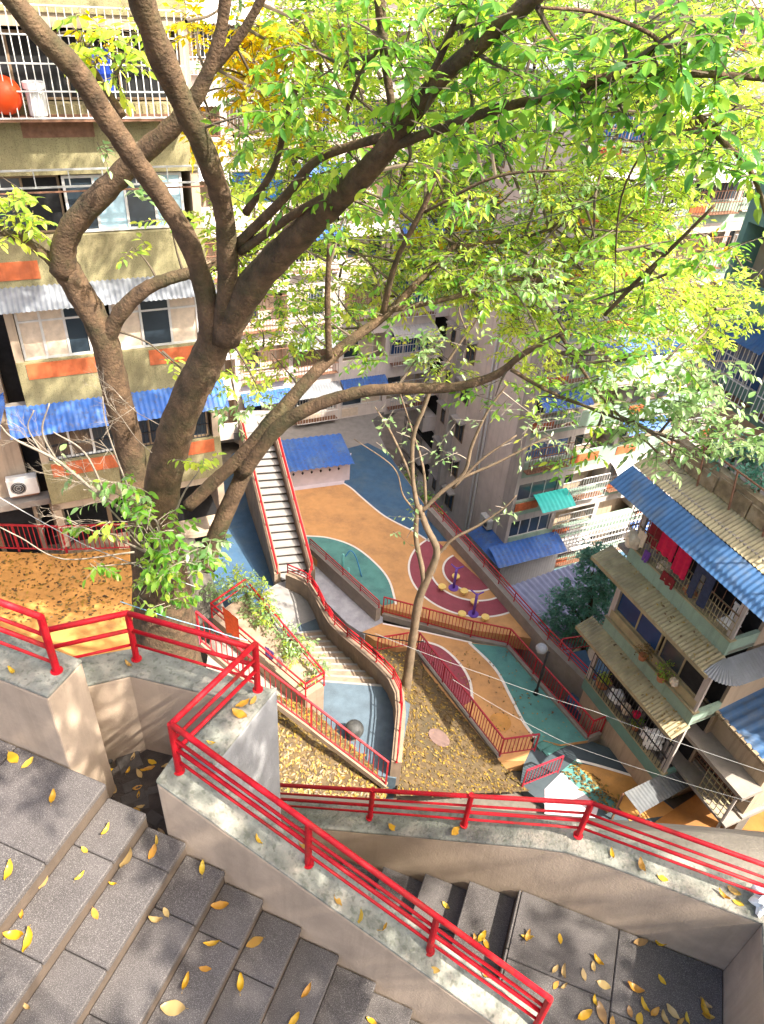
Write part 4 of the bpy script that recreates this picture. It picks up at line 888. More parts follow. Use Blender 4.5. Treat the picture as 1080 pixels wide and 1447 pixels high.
class Foliage:
    """collects leaves per material and twigs for one plant"""
    def __init__(s): s.L = {}; s.tw = MB()
    def blob(s, c, R, n, m, leaf=.14, simple=False, flat=.6, per=8, link=None, droop=.35, twl=.38, wr=.42):
        c = V(*c); rec = s.L.setdefault((m, simple), [[], [], [], [], []])
        if link is not None:
            l = V(*link); mid = (l + c) / 2 + RNG.normal(0, .1, 3) * np.linalg.norm(c - l) * .5
            s.tw.tube(cr_spline([l, mid, c], 4), list(np.linspace(.022, .006, 9)), 5, False)
        for _ in range(n):
            d = RNG.normal(0, 1, 3); d /= np.linalg.norm(d); p = c + d * R * V(1, 1, flat) * (.25 + .75 * RNG.random() ** .5)
            td = (p - c) * .5 + RNG.normal(0, .5, 3) * R * .6; td[2] *= .5; td /= np.linalg.norm(td) + 1e-9
            tl = twl * RNG.uniform(.7, 1.3); q0 = p - td * tl * .6; q1 = p + td * tl * .5 - V(0, 0, tl * .12)
            s.tw.tube([q0, (q0 + q1) / 2 + V(0, 0, .02), q1], [.006, .004, .002], 3, False)
            k = max(3, int(RNG.normal(per, 1.5)))
            for i in range(k):
                f = .25 + .75 * i / (k - 1); b = q0 + (q1 - q0) * f; sd = np.cross(td, V(0, 0, 1)) * (1 if i % 2 else -1)
                t = td * (.5 + .5 * (i == k - 1)) + sd * RNG.uniform(.5, 1.1) * (i < k - 1) + RNG.normal(0, .25, 3) - V(0, 0, droop * RNG.uniform(.3, 1.6))
                nn = V(0, 0, 1) + RNG.normal(0, .45, 3); l = leaf * RNG.uniform(.65, 1.2)
                rec[0].append(b); rec[1].append(t); rec[2].append(nn); rec[3].append(l); rec[4].append(l * wr * RNG.uniform(.85, 1.15))
    def build(s, parent, twm='twig', name='foliage', single=0, tname='twigs'):
        for (m, simple), r in s.L.items():
            B, T, N, L, Wd = map(np.array, r)
            if single and not simple:
                vis = [i for i in range(len(B)) if inframe(B[i])]
                vis.sort(key=lambda i: (B[i] - CAM) @ fw / L[i]); sel = vis[:single]; single = 0
                P0, F0 = leaf_arrays([V(0, 0, 0)], [V(0, 1, 0)], [V(0, 0, 1)], [1.], [.42], False); me = bpy.data.meshes.new('leaf'); me.from_pydata(P0.tolist(), [], F0.tolist()); me.materials.append(MT['leaf_single'])
                for i in sel:
                    t = T[i] / np.linalg.norm(T[i]); x = np.cross(t, N[i]); x /= np.linalg.norm(x); z = np.cross(x, t)
                    rot = Matrix(((x[0], t[0], z[0]), (x[1], t[1], z[1]), (x[2], t[2], z[2]))).to_euler(); piece('leaf', me, B[i], parent, rot=rot, scale=(L[i], L[i], L[i]))
                keep = np.ones(len(B), bool); keep[sel] = False; B, T, N, L, Wd = B[keep], T[keep], N[keep], L[keep], Wd[keep]
            P, F_ = leaf_arrays(B, T, N, L, Wd, simple); leaf_mesh(name, P, F_, m, parent)
        if s.tw.v: tag(s.tw.build(tname, MT[twm], parent), kind='stuff')
def inframe(p, mrg=0):
    v = p - CAM; w = v @ fw
    if w < .3: return False
    a, b = v @ rt / w * F, v @ dn / w * F; x, y = CX + a * cr - b * sr, CY + a * sr + b * cr
    return -mrg < x < 1080 + mrg and -mrg < y < 1447 + mrg
leafmat('leaf_single', [(.035, .12, .02), (.05, .17, .025), (.07, .20, .03), (.10, .24, .03), (.045, .15, .04), (.25, .30, .03)], .5, .5, island=False)
def limb(root, pts, name='branch', m='bark', n=14, fn=None, sub=6, wob=.06):
    ws = WS.get(root.name, 1.)
    """pts: (px,py,y,width px)"""
    P = []; 
    for px, py, y, w in pts:
        p = aty(px, py, y); P.append(np.append(p, w * ws / 2 * ((p - CAM) @ fw) / F))
    Q = []
    ext = [2 * P[0] - P[1]] + P + [2 * P[-1] - P[-2]]
    for i in range(1, len(ext) - 2):
        for k in range(sub):
            t = k / sub; a, b, c, d = ext[i - 1], ext[i], ext[i + 1], ext[i + 2]
            Q.append(.5 * (2 * b + (c - a) * t + (2 * a - 5 * b + 4 * c - d) * t * t + (3 * b - a - 3 * c + d) * t ** 3))
    Q.append(P[-1]); Q = np.array(Q)
    mb = MB(); r = np.maximum(Q[:, 3], .004); mb.tube(Q[:, :3], r * (1 + RNG.normal(0, wob * .5, len(r))), n)
    vs = np.array(mb.v); vs += RNG.normal(0, 1, vs.shape) * (np.repeat(r, n)[:, None] * wob * .6); mb.v = [tuple(v) for v in vs]
    o = mb.build(name, MT[m], root, smooth=True)
    LIMBS.setdefault(root.name, []).extend([q[:3] for q in Q]); return o
LIMBS = {}; WS = {'big_tree': .73, 'forked_tree': .77, 'slim_tree': .62}
def nearest(root, p):
    A = np.array(LIMBS[root.name]); return A[np.argmin(np.sum((A - p) ** 2, 1))]
def link_pt(root, c):
    A = np.array(LIMBS[root.name]); d = np.sum((A - c) ** 2, 1); i = np.argsort(d)[:14][int(RNG.integers(14))]; v = A[i] - c; L_ = np.linalg.norm(v)
    return A[i] if L_ < 1.6 else c + v / L_ * RNG.uniform(.6, 1.1) + RNG.normal(0, .15, 3)
tb = aty(236, 900, 8.6); tb[2] = 6.9
T1 = thing('big_tree', tb, 'large brown-trunked tree branching across the middle of the view', 'tree')
limb(T1, [(243, 1010, 8.75, 170), (237, 930, 8.7, 125), (232, 865, 8.65, 108), (226, 790, 8.6, 92), (224, 730, 8.6, 76), (237, 650, 8.6, 70), (259, 580, 8.6, 66), (287, 520, 8.6, 66), (306, 476, 8.6, 66), (316, 440, 8.55, 50)], 'trunk', n=20)
limb(T1, [(298, 500, 8.55, 46), (294, 430, 8.45, 42), (270, 350, 8.3, 40), (236, 290, 8.2, 38), (195, 232, 8.0, 40), (150, 165, 7.8, 44), (108, 100, 7.6, 45), (55, 45, 7.4, 42), (0, -25, 7.2, 40)])
limb(T1, [(312, 480, 8.5, 44), (322, 400, 8.3, 40), (316, 300, 8.0, 40), (292, 220, 7.7, 43), (260, 150, 7.4, 46), (224, 70, 7.1, 50), (190, -30, 6.8, 52)])
limb(T1, [(318, 478, 8.5, 56), (352, 410, 8.3, 58), (405, 350, 8.0, 56), (462, 295, 7.6, 52), (520, 240, 7.2, 46), (562, 190, 6.9, 40), (612, 122, 6.6, 36), (680, 60, 6.3, 34), (770, -15, 6.0, 32)])
limb(T1, [(540, 212, 7.0, 20), (600, 190, 6.7, 19), (700, 155, 6.4, 18), (800, 130, 6.1, 17), (870, 106, 6.0, 16), (980, 104, 5.9, 14), (1100, 112, 5.8, 12)])
limb(T1, [(336, 345, 8.2, 20), (400, 282, 7.7, 18), (450, 225, 7.4, 17), (545, 192, 7.0, 17)]); limb(T1, [(340, 355, 8.2, 18), (420, 300, 7.7, 17), (480, 268, 7.4, 16), (525, 236, 7.2, 16)])
limb(T1, [(348, 300, 8.0, 16), (386, 240, 7.6, 13), (405, 170, 7.4, 11), (420, 118, 7.3, 12)]); limb(T1, [(487, 166, 7.2, 10), (510, 105, 7.0, 9), (534, 70, 6.9, 8)]); limb(T1, [(600, 130, 6.6, 16), (640, 40, 6.4, 13), (665, -20, 6.3, 11)])
limb(T1, [(560, 190, 7, 14), (545, 90, 6.9, 17), (535, -20, 6.8, 22)]); limb(T1, [(985, 160, 5.9, 10), (1010, 190, 5.9, 10), (1060, 240, 6.0, 9), (1085, 310, 6.0, 7)]); limb(T1, [(870, 104, 6.0, 12), (930, 60, 5.9, 9), (850, 20, 5.8, 7), (760, 10, 5.8, 6)])
limb(T1, [(292, 800, 9.1, 38), (304, 760, 9.1, 34), (335, 690, 9.2, 32), (366, 625, 9.3, 30), (400, 578, 9.4, 28), (450, 522, 9.6, 25), (500, 478, 9.8, 21), (545, 445, 10, 17), (600, 390, 10.3, 13), (645, 345, 10.5, 9)])
limb(T1, [(266, 715, 9.2, 26), (295, 688, 9.2, 26), (345, 640, 9.2, 26), (388, 588, 9.2, 24), (402, 575, 9.3, 22)])
limb(T1, [(340, 670, 9.2, 30), (392, 606, 9.1, 28), (440, 576, 9.0, 26), (500, 556, 8.9, 24), (560, 549, 8.8, 22), (640, 547, 8.7, 19), (700, 530, 8.6, 16), (740, 500, 8.5, 12), (800, 468, 8.4, 8)])
limb(T1, [(722, 522, 8.5, 8), (770, 550, 8.4, 7), (830, 575, 8.3, 6), (900, 602, 8.2, 5), (960, 625, 8.1, 4)]); limb(T1, [(540, 448, 10, 13), (560, 370, 9.8, 11), (600, 290, 9.6, 10), (622, 230, 9.5, 9)]); limb(T1, [(465, 505, 9.6, 14), (463, 420, 9.5, 12), (466, 345, 9.4, 9)])
limb(T1, [(855, 445, 8.0, 8), (900, 398, 7.8, 9), (950, 350, 7.6, 8), (1010, 290, 7.4, 6)]); limb(T1, [(868, 425, 7.8, 3), (878, 280, 7.2, 4), (940, 165, 6.4, 4)]); limb(T1, [(790, 470, 8.4, 7), (850, 560, 8.2, 5), (930, 640, 8.1, 4)]); limb(T1, [(640, 350, 10.5, 7), (760, 330, 10.2, 6), (840, 280, 10, 4)]); limb(T1, [(600, 300, 9.6, 6), (700, 250, 9.2, 6), (800, 240, 9, 4)])
limb(T1, [(545, 440, 10, 11), (640, 420, 10.2, 10), (720, 395, 10.4, 8), (800, 400, 10.6, 5)])
limb(T1, [(770, -15, 6.0, 28), (860, -120, 5, 24), (880, -400, 3.2, 20)]); 
tb2 = aty(205, 800, 10.4); tb2[2] = 6.9
T2 = thing('forked_tree', tb2, 'mossy forked tree standing behind the big trunk on the left', 'tree')
limb(T2, [(222, 900, 10.5, 80), (210, 790, 10.4, 60), (198, 715, 10.3, 50), (185, 640, 10.3, 50), (166, 560, 10.2, 50), (146, 475, 10.1, 48), (108, 405, 10, 48), (84, 365, 9.9, 50)], 'trunk', n=18)
limb(T2, [(88, 385, 9.9, 48), (96, 330, 9.8, 44), (150, 268, 9.7, 42), (200, 218, 9.6, 38), (243, 180, 9.5, 34), (282, 128, 9.4, 28), (310, 55, 9.3, 24), (322, -30, 9.2, 20)])
limb(T2, [(84, 375, 9.9, 26), (45, 347, 9.8, 18), (-10, 320, 9.7, 14)]); limb(T2, [(150, 480, 10.1, 34), (176, 435, 10, 28), (212, 405, 10, 25), (252, 390, 10, 22), (305, 376, 10.1, 18), (360, 345, 10.3, 13), (400, 300, 10.5, 8)])
limb(T2, [(290, 110, 9.4, 20), (340, 50, 9.3, 17), (380, -20, 9.2, 15)]); limb(T2, [(175, 165, 9.6, 14), (130, 95, 9.5, 12), (105, 40, 9.4, 8)])
# foliage of the big tree
XTRA = [(700, 340, 10.5, 60, 10), (760, 370, 10.5, 60, 10), (680, 390, 10.5, 50, 8), (820, 360, 10.5, 50, 8), (600, 380, 10.5, 50, 8), (480, 330, 10.8, 50, 6), (420, 480, 10.8, 45, 6), (860, 430, 10.5, 50, 8), (770, 440, 10.5, 50, 8), (560, 350, 10.8, 50, 6)]
def crown(root, name='crown'):
    e = bpy.data.objects.new(name, None); COL.objects.link(e); e.parent = root; e.location = (0, 0, 4); return e
FO = Foliage()
def put(fo, root, lst, m, leaf, simple=False, flat=.7, per=8, droop=.35, lk=True, twl=.38, mul=1.):
    for px, py, y, rp, n in lst:
        c = aty(px, py, y); R = rp * ((c - CAM) @ fw) / F; fo.blob(c, R, int(n * mul), m, leaf, simple, flat, per, link_pt(root, c) if lk else None, droop, twl)
put(FO, T1, [(340, 165, 7.4, 55, 9), (400, 150, 7.2, 60, 12), (450, 110, 7, 60, 12), (470, 200, 7.2, 60, 10), (560, 70, 6.6, 70, 14), (600, 160, 6.6, 70, 14), (570, 240, 7, 50, 8), (660, 110, 6.5, 70, 12), (700, 190, 6.4, 70, 12), (740, 110, 6.2, 70, 12), (790, 60, 6, 70, 12), (800, 160, 6.1, 70, 14), (850, 130, 6, 70, 14), (880, 60, 5.9, 80, 14), (900, 190, 6, 60, 10), (950, 110, 5.9, 80, 16), (960, 40, 5.8, 80, 14), (1030, 60, 5.8, 80, 14), (1040, 150, 5.8, 70, 12), (1000, 220, 6, 60, 10), (1065, 250, 6, 60, 8), (700, 30, 6.2, 60, 8), (500, 30, 6.8, 60, 8), (420, 60, 7, 60, 8), (640, 20, 6.3, 50, 8), (540, 300, 7.4, 40, 4), (430, 255, 7.5, 50, 7), (640, 260, 8, 60, 7)], 'leaf_green', .13, per=9, mul=.9)
put(FO, T1, [(880, 350, 7.7, 60, 9), (950, 340, 7.5, 60, 9), (1010, 360, 7.5, 50, 7), (820, 430, 8.1, 60, 9), (900, 430, 8, 70, 12), (720, 400, 9, 60, 10), (640, 390, 9.6, 60, 8), (780, 480, 8.4, 60, 9), (860, 500, 8.2, 70, 12), (940, 500, 8.1, 60, 9), (700, 560, 8.5, 50, 7), (760, 560, 8.5, 55, 8), (850, 580, 8.3, 55, 8), (820, 640, 8.4, 45, 6), (450, 300, 9, 50, 5), (450, 440, 9.6, 50, 6), (560, 420, 10, 50, 6)], 'leaf_green', .115, per=9, mul=1.3)
put(FO, T1, [(960, 560, 8.0, 60, 10), (1010, 600, 8.0, 50, 9), (1000, 540, 7.9, 55, 9), (910, 600, 8.2, 50, 8), (740, 390, 9, 50, 7), (1050, 620, 8, 40, 6), (860, 540, 8.2, 50, 7), (600, 490, 9, 30, 4), (960, 640, 8.1, 40, 5)], 'leaf_pale', .12, per=10, mul=2.6)  # paler leaf colour paints the white-lit part of the crown
VEIL = []
for k in range(290):
    px, py = RNG.uniform(330, 1090), RNG.uniform(-30, 500)
    dens = 1.0 if py < 440 and px > 600 else .75
    if px < 480 and py > 380: dens = .4
    if px > 640 and py > 430: dens = .45
    if px < 430 and py < 250: dens = .5
    if RNG.random() < dens: VEIL.append((px, py, RNG.uniform(9.8, 13), 55, int(RNG.uniform(12, 26))))
put(FO, T1, VEIL[::2] + VEIL[1::6], 'leaf_lime', .115, True, .8, 11, mul=1.25); put(FO, T1, VEIL[3::6], 'leaf_green', .11, True, .8, 11); put(FO, T1, VEIL[5::12], 'leaf_pale', .11, True, .8, 11)
put(FO, T1, XTRA[:6], 'leaf_pale', .105, True, .8, 10, mul=.9)
put(FO, T1, XTRA, 'leaf_green', .11, True, .8, 10, mul=1.2)
put(FO, T1, [(720, 290, 11.5, 70, 12), (820, 330, 12, 70, 14), (900, 330, 12, 60, 12), (600, 300, 11.5, 60, 8), (980, 380, 12, 60, 10), (680, 350, 12, 60, 8)], 'leaf_yellow', .11, True, .9, 10, mul=2.6)
for k in range(85):
    c = V(RNG.uniform(-5, 6.5), RNG.uniform(7.5, 14.5), RNG.uniform(23.2, 28)); FO.blob(c, .9, 28, 'leaf_green', .18, True, .7, 9, None)  # upper crown above the view, added to shade the left building
FO.build(crown(T1), single=280)
FO = Foliage()
put(FO, T2, [(330, 60, 10, 50, 10), (350, 110, 10.2, 50, 12), (300, 190, 10, 40, 6), (370, 40, 10, 50, 10), (420, 150, 10.5, 60, 12), (150, 60, 9.5, 30, 2), (360, 200, 10.4, 40, 5), (280, 30, 9.8, 40, 6), (450, 60, 10.5, 50, 10), (380, 130, 10.5, 60, 12)], 'leaf_yellow', .14, True, .8, 9, mul=2)
put(FO, T2, [(130, 60, 9.4, 45, 8), (165, 90, 9.4, 40, 8), (190, 40, 9.4, 40, 6), (20, 290, 9.6, 35, 9), (30, 320, 9.6, 30, 7), (350, 250, 10.3, 50, 8), (390, 330, 10.5, 50, 9), (410, 240, 10.5, 50, 9), (300, 330, 10.2, 35, 4), (370, 470, 10.5, 50, 6), (240, 310, 9.9, 25, 3), (190, 350, 10, 20, 2), (440, 180, 10.5, 60, 10), (400, 80, 10.4, 60, 10), (360, 400, 10.5, 45, 7), (330, 530, 10, 50, 7), (250, 520, 10, 30, 2)], 'leaf_lime', .15, False, .8, 8, mul=1.6)
put(FO, T2, [(210, 265, 9.6, 25, 4), (150, 210, 9.5, 18, 2), (340, 590, 9.8, 45, 8), (300, 560, 9.8, 35, 4), (370, 560, 9.9, 40, 5)], 'leaf_pale', .13, False, .8, 8)
FO.build(crown(T2))
# slim tree on the bank
sbz = at(575, 968, 1.3); YS = sbz[1]
T3 = thing('slim_tree', sbz, 'slim pale-trunked tree forking above the leaf-covered bank', 'tree')
limb(T3, [(573, 985, YS, 26), (576, 955, YS, 22), (584, 900, YS, 20), (593, 845, YS, 20), (612, 800, YS, 19), (617, 775, YS, 17), (603, 745, YS, 15), (592, 715, YS, 14)], 'trunk', 'bark_pale', 10)
for l in ([(600, 830, YS, 14), (596, 800, YS, 12), (588, 760, YS, 12), (590, 720, YS, 13)], [(592, 725, YS, 13), (584, 680, YS, 10), (584, 620, YS, 10), (598, 580, YS, 10), (612, 545, YS, 9), (640, 500, YS, 7), (668, 460, YS, 5), (700, 420, YS, 3)], [(596, 722, YS, 12), (622, 697, YS, 10), (656, 668, YS, 9), (667, 630, YS, 8), (690, 580, YS, 6), (720, 540, YS, 4)], [(605, 712, YS, 10), (645, 680, YS, 8), (700, 655, YS, 6), (745, 632, YS, 5), (780, 615, YS, 3)], [(640, 690, YS, 7), (680, 650, YS, 6), (730, 615, YS, 4)], [(618, 785, YS, 8), (640, 762, YS, 7), (675, 743, YS, 6), (712, 718, YS, 4), (730, 700, YS, 3)], [(588, 700, YS, 7), (575, 660, YS, 6), (552, 610, YS, 5), (530, 575, YS, 3)], [(602, 715, YS, 8), (598, 660, YS, 6), (580, 600, YS, 4), (560, 540, YS, 3)], [(590, 725, YS, 5), (570, 700, YS, 4), (556, 660, YS, 3), (500, 620, YS, 2)], [(660, 470, YS, 4), (650, 430, YS, 3), (690, 400, YS, 2)]):
    limb(T3, l, 'branch', 'bark_pale', 7)
FO = Foliage()
put(FO, T3, [(560, 610, YS, 40, 5), (610, 640, YS, 40, 4), (690, 580, YS, 40, 6), (740, 620, YS, 40, 6), (700, 715, YS, 30, 4), (545, 570, YS, 40, 5), (640, 500, YS, 40, 4), (590, 720, YS, 22, 5), (575, 760, YS, 20, 2), (690, 430, YS, 40, 6), (780, 620, YS, 40, 8), (640, 640, YS, 30, 3)], 'leaf_pale', .2, True, .8, 5, twl=.7)
put(FO, T3, [(600, 540, YS, 40, 6), (660, 470, YS, 40, 6), (760, 590, YS, 40, 8)], 'leaf_lime', .2, True, .8, 5, twl=.7)
FO.build(crown(T3), 'twig_pale')
# teal tree beside the shed
tb4 = at(828, 900, -3.3); Y4 = tb4[1]
T4 = thing('small_tree', tb4, 'bluish-green bushy tree in front of the purple shed roof', 'tree')
limb(T4, [(826, 925, Y4, 9), (828, 890, Y4, 8), (835, 850, Y4, 6), (838, 810, Y4, 4)], 'trunk', 'bark', 8); limb(T4, [(828, 885, Y4, 5), (810, 860, Y4, 4), (795, 850, Y4, 3)], 'branch', 'bark', 6)
FO = Foliage(); put(FO, T4, [(840, 800, Y4, 30, 40), (860, 830, Y4, 32, 45), (825, 835, Y4, 32, 45), (800, 855, Y4, 28, 32), (850, 865, Y4, 32, 40), (790, 880, Y4, 24, 25), (820, 890, Y4, 26, 30), (870, 800, Y4, 22, 22), (845, 780, Y4, 22, 22)], 'leaf_teal', .22, True, .8, 9, .2, True, .4, 2.2); FO.build(crown(T4))
# rooftop plants on the right building
for i, (a, d, z, R, n, m, lab) in enumerate([(1.3, -1.2, 11.7, .7, 75, 'leaf_teal', 'dense dark green shrub on the right rooftop terrace'), (2.3, -1.3, 12.0, .85, 95, 'leaf_teal', 'taller dark shrub at the right edge of the rooftop terrace'), (.4, -1.15, 11.6, .4, 20, 'leaf_green', 'thin dry bush at the far end of the rooftop terrace')]):
    p = fR.p(a, d, 10.5); t = thing('rooftop_shrub', p, lab, 'plant', 'rooftop shrubs'); MB().tube([p, p + V(0, 0, .35)], [.2, .27], 12).build('pot', MT['terracotta'], t); MB().tube([p + V(0, 0, .3), fR.p(a, d, z)], [.05, .03], 6).build('stem', MT['bark'], t)
    FO = Foliage(); FO.blob(fR.p(a, d, z), R, n, m, .17, True, .8, 9, None, .2, .35); FO.build(t)
p = fU.p(7, .6, 12.0)
t = thing('climbing_plant', fU.p(8, .2, 10.5), 'green climbing plant over the balustrade at the right edge', 'plant'); FO = Foliage()
for k in range(6): FO.blob(fU.p(5 + k * .8, .5, 13.4 + .5 * (k % 2)), .7, 28, 'leaf_teal', .17, True, .8, 9, None, .4, .35)
FO.build(t)
for t, c, R, n, m, lf in FOLQ: FO = Foliage(); FO.blob(c, R, n // 2, m, lf, True, .9, 6, None, .2, .18); FO.build(t)
# bright sprouts on the big trunk
SP = thing('trunk_sprouts', aty(232, 800, 7.9), 'bright green sprouting shoots around the foot of the big trunk', 'plant')
FO = Foliage()
for px, py, y, rp, n, m in [(225, 735, 7.7, 40, 14, 'leaf_bright'), (245, 770, 7.6, 42, 16, 'leaf_bright'), (265, 800, 7.6, 42, 16, 'leaf_green'), (210, 800, 7.7, 40, 12, 'leaf_green'), (180, 690, 7.8, 25, 6, 'leaf_bright'), (140, 800, 7.8, 18, 4, 'leaf_bright'), (102, 740, 7.8, 18, 4, 'leaf_bright'), (240, 840, 7.6, 35, 9, 'leaf_green'), (200, 840, 7.7, 30, 6, 'leaf_lime'), (285, 660, 8, 25, 5, 'leaf_lime'), (295, 775, 7.8, 30, 9, 'leaf_pale'), (150, 690, 7.8, 35, 5, 'leaf_pale'), (110, 670, 7.8, 35, 4, 'leaf_pale'), (170, 740, 7.7, 35, 5, 'leaf_lime'), (190, 720, 7.7, 30, 5, 'leaf_pale')]:
    c = aty(px, py, y); FO.blob(c, rp * ((c - CAM) @ fw) / F, int(n * 1.15), m, .135, False, .9, 7, aty(228, 790, 8.3), .7, .3, .5)
FO.build(SP, 'twig_pale')
BT = thing('bare_shrub', aty(215, 760, 7.9), 'bare pale twiggy shrub reaching left of the big trunk', 'plant')
for l in ([(200, 740, 7.9, 6), (130, 690, 7.8, 5), (80, 650, 7.7, 5), (20, 620, 7.6, 3), (0, 600, 7.6, 2)], [(80, 650, 7.7, 3), (60, 610, 7.7, 3), (70, 570, 7.7, 2)], [(60, 640, 7.7, 3), (40, 605, 7.7, 2), (48, 580, 7.7, 2)], [(150, 700, 7.8, 4), (120, 640, 7.7, 3), (75, 610, 7.7, 2)], [(200, 735, 7.9, 4), (170, 660, 7.8, 3), (150, 600, 7.8, 2), (145, 560, 7.8, 2)], [(190, 780, 7.8, 3), (90, 790, 7.7, 2), (30, 760, 7.7, 2), (0, 745, 7.7, 2)]): limb(BT, l, 'branch', 'twig_pale', 5)
tw = MB()
def brush(p, d, L, r, lev):
    q = p + d * L; m_ = (p + q) / 2 + RNG.normal(0, .06, 3) * L; tw.tube([p, m_, q], [r, r * .8, r * .6], 4, False)
    if lev:
        for _ in range(3):
            t = RNG.uniform(.4, 1.); nd = d + RNG.normal(0, .5, 3); nd /= np.linalg.norm(nd); brush(p + (q - p) * t, nd, L * RNG.uniform(.45, .75), r * .6, lev - 1)
for px, py, y, dx, dz, L in [(130, 690, 7.8, -.8, .5, .5), (80, 650, 7.7, -.6, .7, .45), (60, 640, 7.7, -.3, .9, .4), (150, 700, 7.8, -.5, .8, .5), (170, 660, 7.8, -.3, .9, .5), (190, 740, 7.8, -.9, .2, .6), (215, 640, 7.9, -.5, .9, .6), (225, 600, 8.0, -.7, .7, .6), (205, 700, 7.8, -.8, .4, .6), (110, 740, 7.7, -.8, .3, .4)]:
    d = V(dx, RNG.uniform(-.3, .1), dz); brush(aty(px, py, y), d / np.linalg.norm(d), L, .006, 3)
tag(tw.build('twigs', MT['twig_pale'], BT), kind='stuff')
# creeper on the planter
CP = thing('creeper', (PL[2] + PL[3]) / 2, 'pale flowering creeper trailing over the planter box', 'plant'); FO = Foliage()
for k in range(16):
    t_ = k / 15; c = PL[3] * (1 - t_) + PL[2] * t_ + V(RNG.uniform(-.5, .2), RNG.uniform(-.2, .3), RNG.uniform(.1, .7)); FO.blob(c, .40, 17 if k < 12 else 9, 'leaf_pale' if k % 3 else 'leaf_lime', .15, True, .8, 7, None, .5, .3)
for k in range(5): FO.blob(PL[3] + V(-.3 * k, -.05 * k, .2), .45, 16, 'leaf_pale', .15, True, .8, 7, None, .4, .3)
FO.build(CP)
# hedge at the foot of the pink building
HG = thing('hedge', V(1.2, 33, -6), 'straggly shrubs between the blue area and the pink building', 'plant'); FO = Foliage()
for k in range(9): FO.blob(V(1.0 + k * .22, 33.6 - k * .55, -1 + .3 * (k % 3)), .6, 14, 'leaf_green' if k % 2 else 'leaf_pale', .2, True, .9, 7, None, .3, .5)
MB().tube([V(1.8, 32, -6.4), V(1.8, 32, -1)], [.1, .04], 6).build('stem', MT['bark'], HG); FO.build(HG)
# overhead tree uphill behind the viewer: its crown dapples the stairs
T5 = thing('hillside_tree', V(5.6, -2.6, 12), 'hillside tree above the stairs whose crown dapples the steps', 'tree')
MB().tube(cr_spline([V(5.6, -2.6, 12), V(5.4, -2.4, 17), V(5.0, -2.0, 21), V(4.2, -1.6, 23.5)], 5), list(np.linspace(.35, .15, 16)), 12).build('trunk', MT['bark'], T5, smooth=True)
LIMBS[T5.name] = [V(5.4, -2.4, 19), V(5, -2, 21), V(4.2, -1.6, 23.5)]
FO = Foliage()
for k in range(84):
    c = V(RNG.uniform(1.7, 7.6), RNG.uniform(-3.6, 2.0), RNG.uniform(22.2, 25.5))
    if c[1] > .2 and c[2] < 23.2: c[2] += 1.2
    if any(np.linalg.norm(np.cross(c - g_, np.array(to_sun))) < .72 for g_ in (fp(-.1, -.9, 17.8), fp(-.5, -.5, 17.8), fp(.25, -.4, 17.6), fp(.9, -1.3, 17.2), fp(2.4, .1, 17.), fp(3.3, 1.3, 17.))): continue  # gaps shaped in the unseen crown so sun patches reach stairs and walls
    FO.blob(c, .75, 40, 'leaf_green', .16, True, .7, 9, nearest(T5, c) if k % 3 == 0 else None)
FO.build(crown(T5))
# ------------------------------------------------------------------ litter and fallen leaves
def litter(name, polys, n, m, size, parent_label):
    B, T, N, L, Wd = [], [], [], [], []
    for tri_pts, cnt in polys:
        a, b, c = map(lambda p: V(*p), tri_pts)
        nr = np.cross(b - a, c - a); nr /= np.linalg.norm(nr); nr = nr if nr[2] > 0 else -nr
        for _ in range(cnt):
            u_, v_ = RNG.random(2)
            if u_ + v_ > 1: u_, v_ = 1 - u_, 1 - v_
            B.append(a + (b - a) * u_ + (c - a) * v_ + nr * RNG.uniform(.008, .03)); t = RNG.normal(0, 1, 3); t -= nr * (t @ nr); T.append(t); N.append(nr + RNG.normal(0, .25, 3)); l = size * RNG.uniform(.6, 1.3); L.append(l); Wd.append(l * .5)
    P, F_ = leaf_arrays(B, T, N, L, Wd, True); o = leaf_mesh(name, P, F_, m, None); return tag(o, parent_label, 'leaves', None, 'stuff')
def fan(pz, cnt):
    P = [at(x, y, z) for x, y, z in pz]; c = np.mean(P, axis=0); n = len(P); ar = [np.linalg.norm(np.cross(P[i] - c, P[(i + 1) % n] - c)) for i in range(n)]; s_ = sum(ar)
    return [((P[i], P[(i + 1) % n], c), int(cnt * ar[i] / s_)) for i in range(n)]
litter('leaf_litter', fan([(528, 912, .1), (560, 922, .1), (590, 918, .05), (600, 945, .0), (708, 1078, .0), (748, 1118, -.05), (560, 1125, 2.2), (572, 1010, 2.3), (555, 955, 1.6)], 1900), 0, 'leaf_litter', .13, 'dry yellow leaf litter covering the bank under the slim tree')
litter('leaf_litter', fan([(372, 975, 4.6), (440, 1000, 3.2), (545, 1100, 2.5), (545, 1130, 2.5), (360, 1130, 3.2), (340, 1000, 4.8)], 1900), 0, 'leaf_litter', .14, 'thick yellow leaf litter below the red stair fence')
litter('leaf_litter', fan([(-40, 782, 7.), (190, 778, 7.), (190, 880, 7.), (-40, 880, 7.)], 900), 0, 'leaf_litter', .11, 'scattered dry leaves on the left orange terrace')
litter('leaf_litter', fan([(590, 915, .02), (720, 920, .02), (830, 1040, .02), (720, 1060, .02)], 170), 0, 'leaf_fallen_stuff' if 'leaf_fallen_stuff' in MT else 'leaf_litter', .1, 'few yellow leaves scattered on the orange and green path')
litter('leaf_litter', fan([(795, 1090, -.11), (815, 1076, -.11), (880, 1130, -.11), (860, 1150, -.11)], 220), 0, 'leaf_litter', .13, 'yellow leaves on the small green patch by the dark alley')
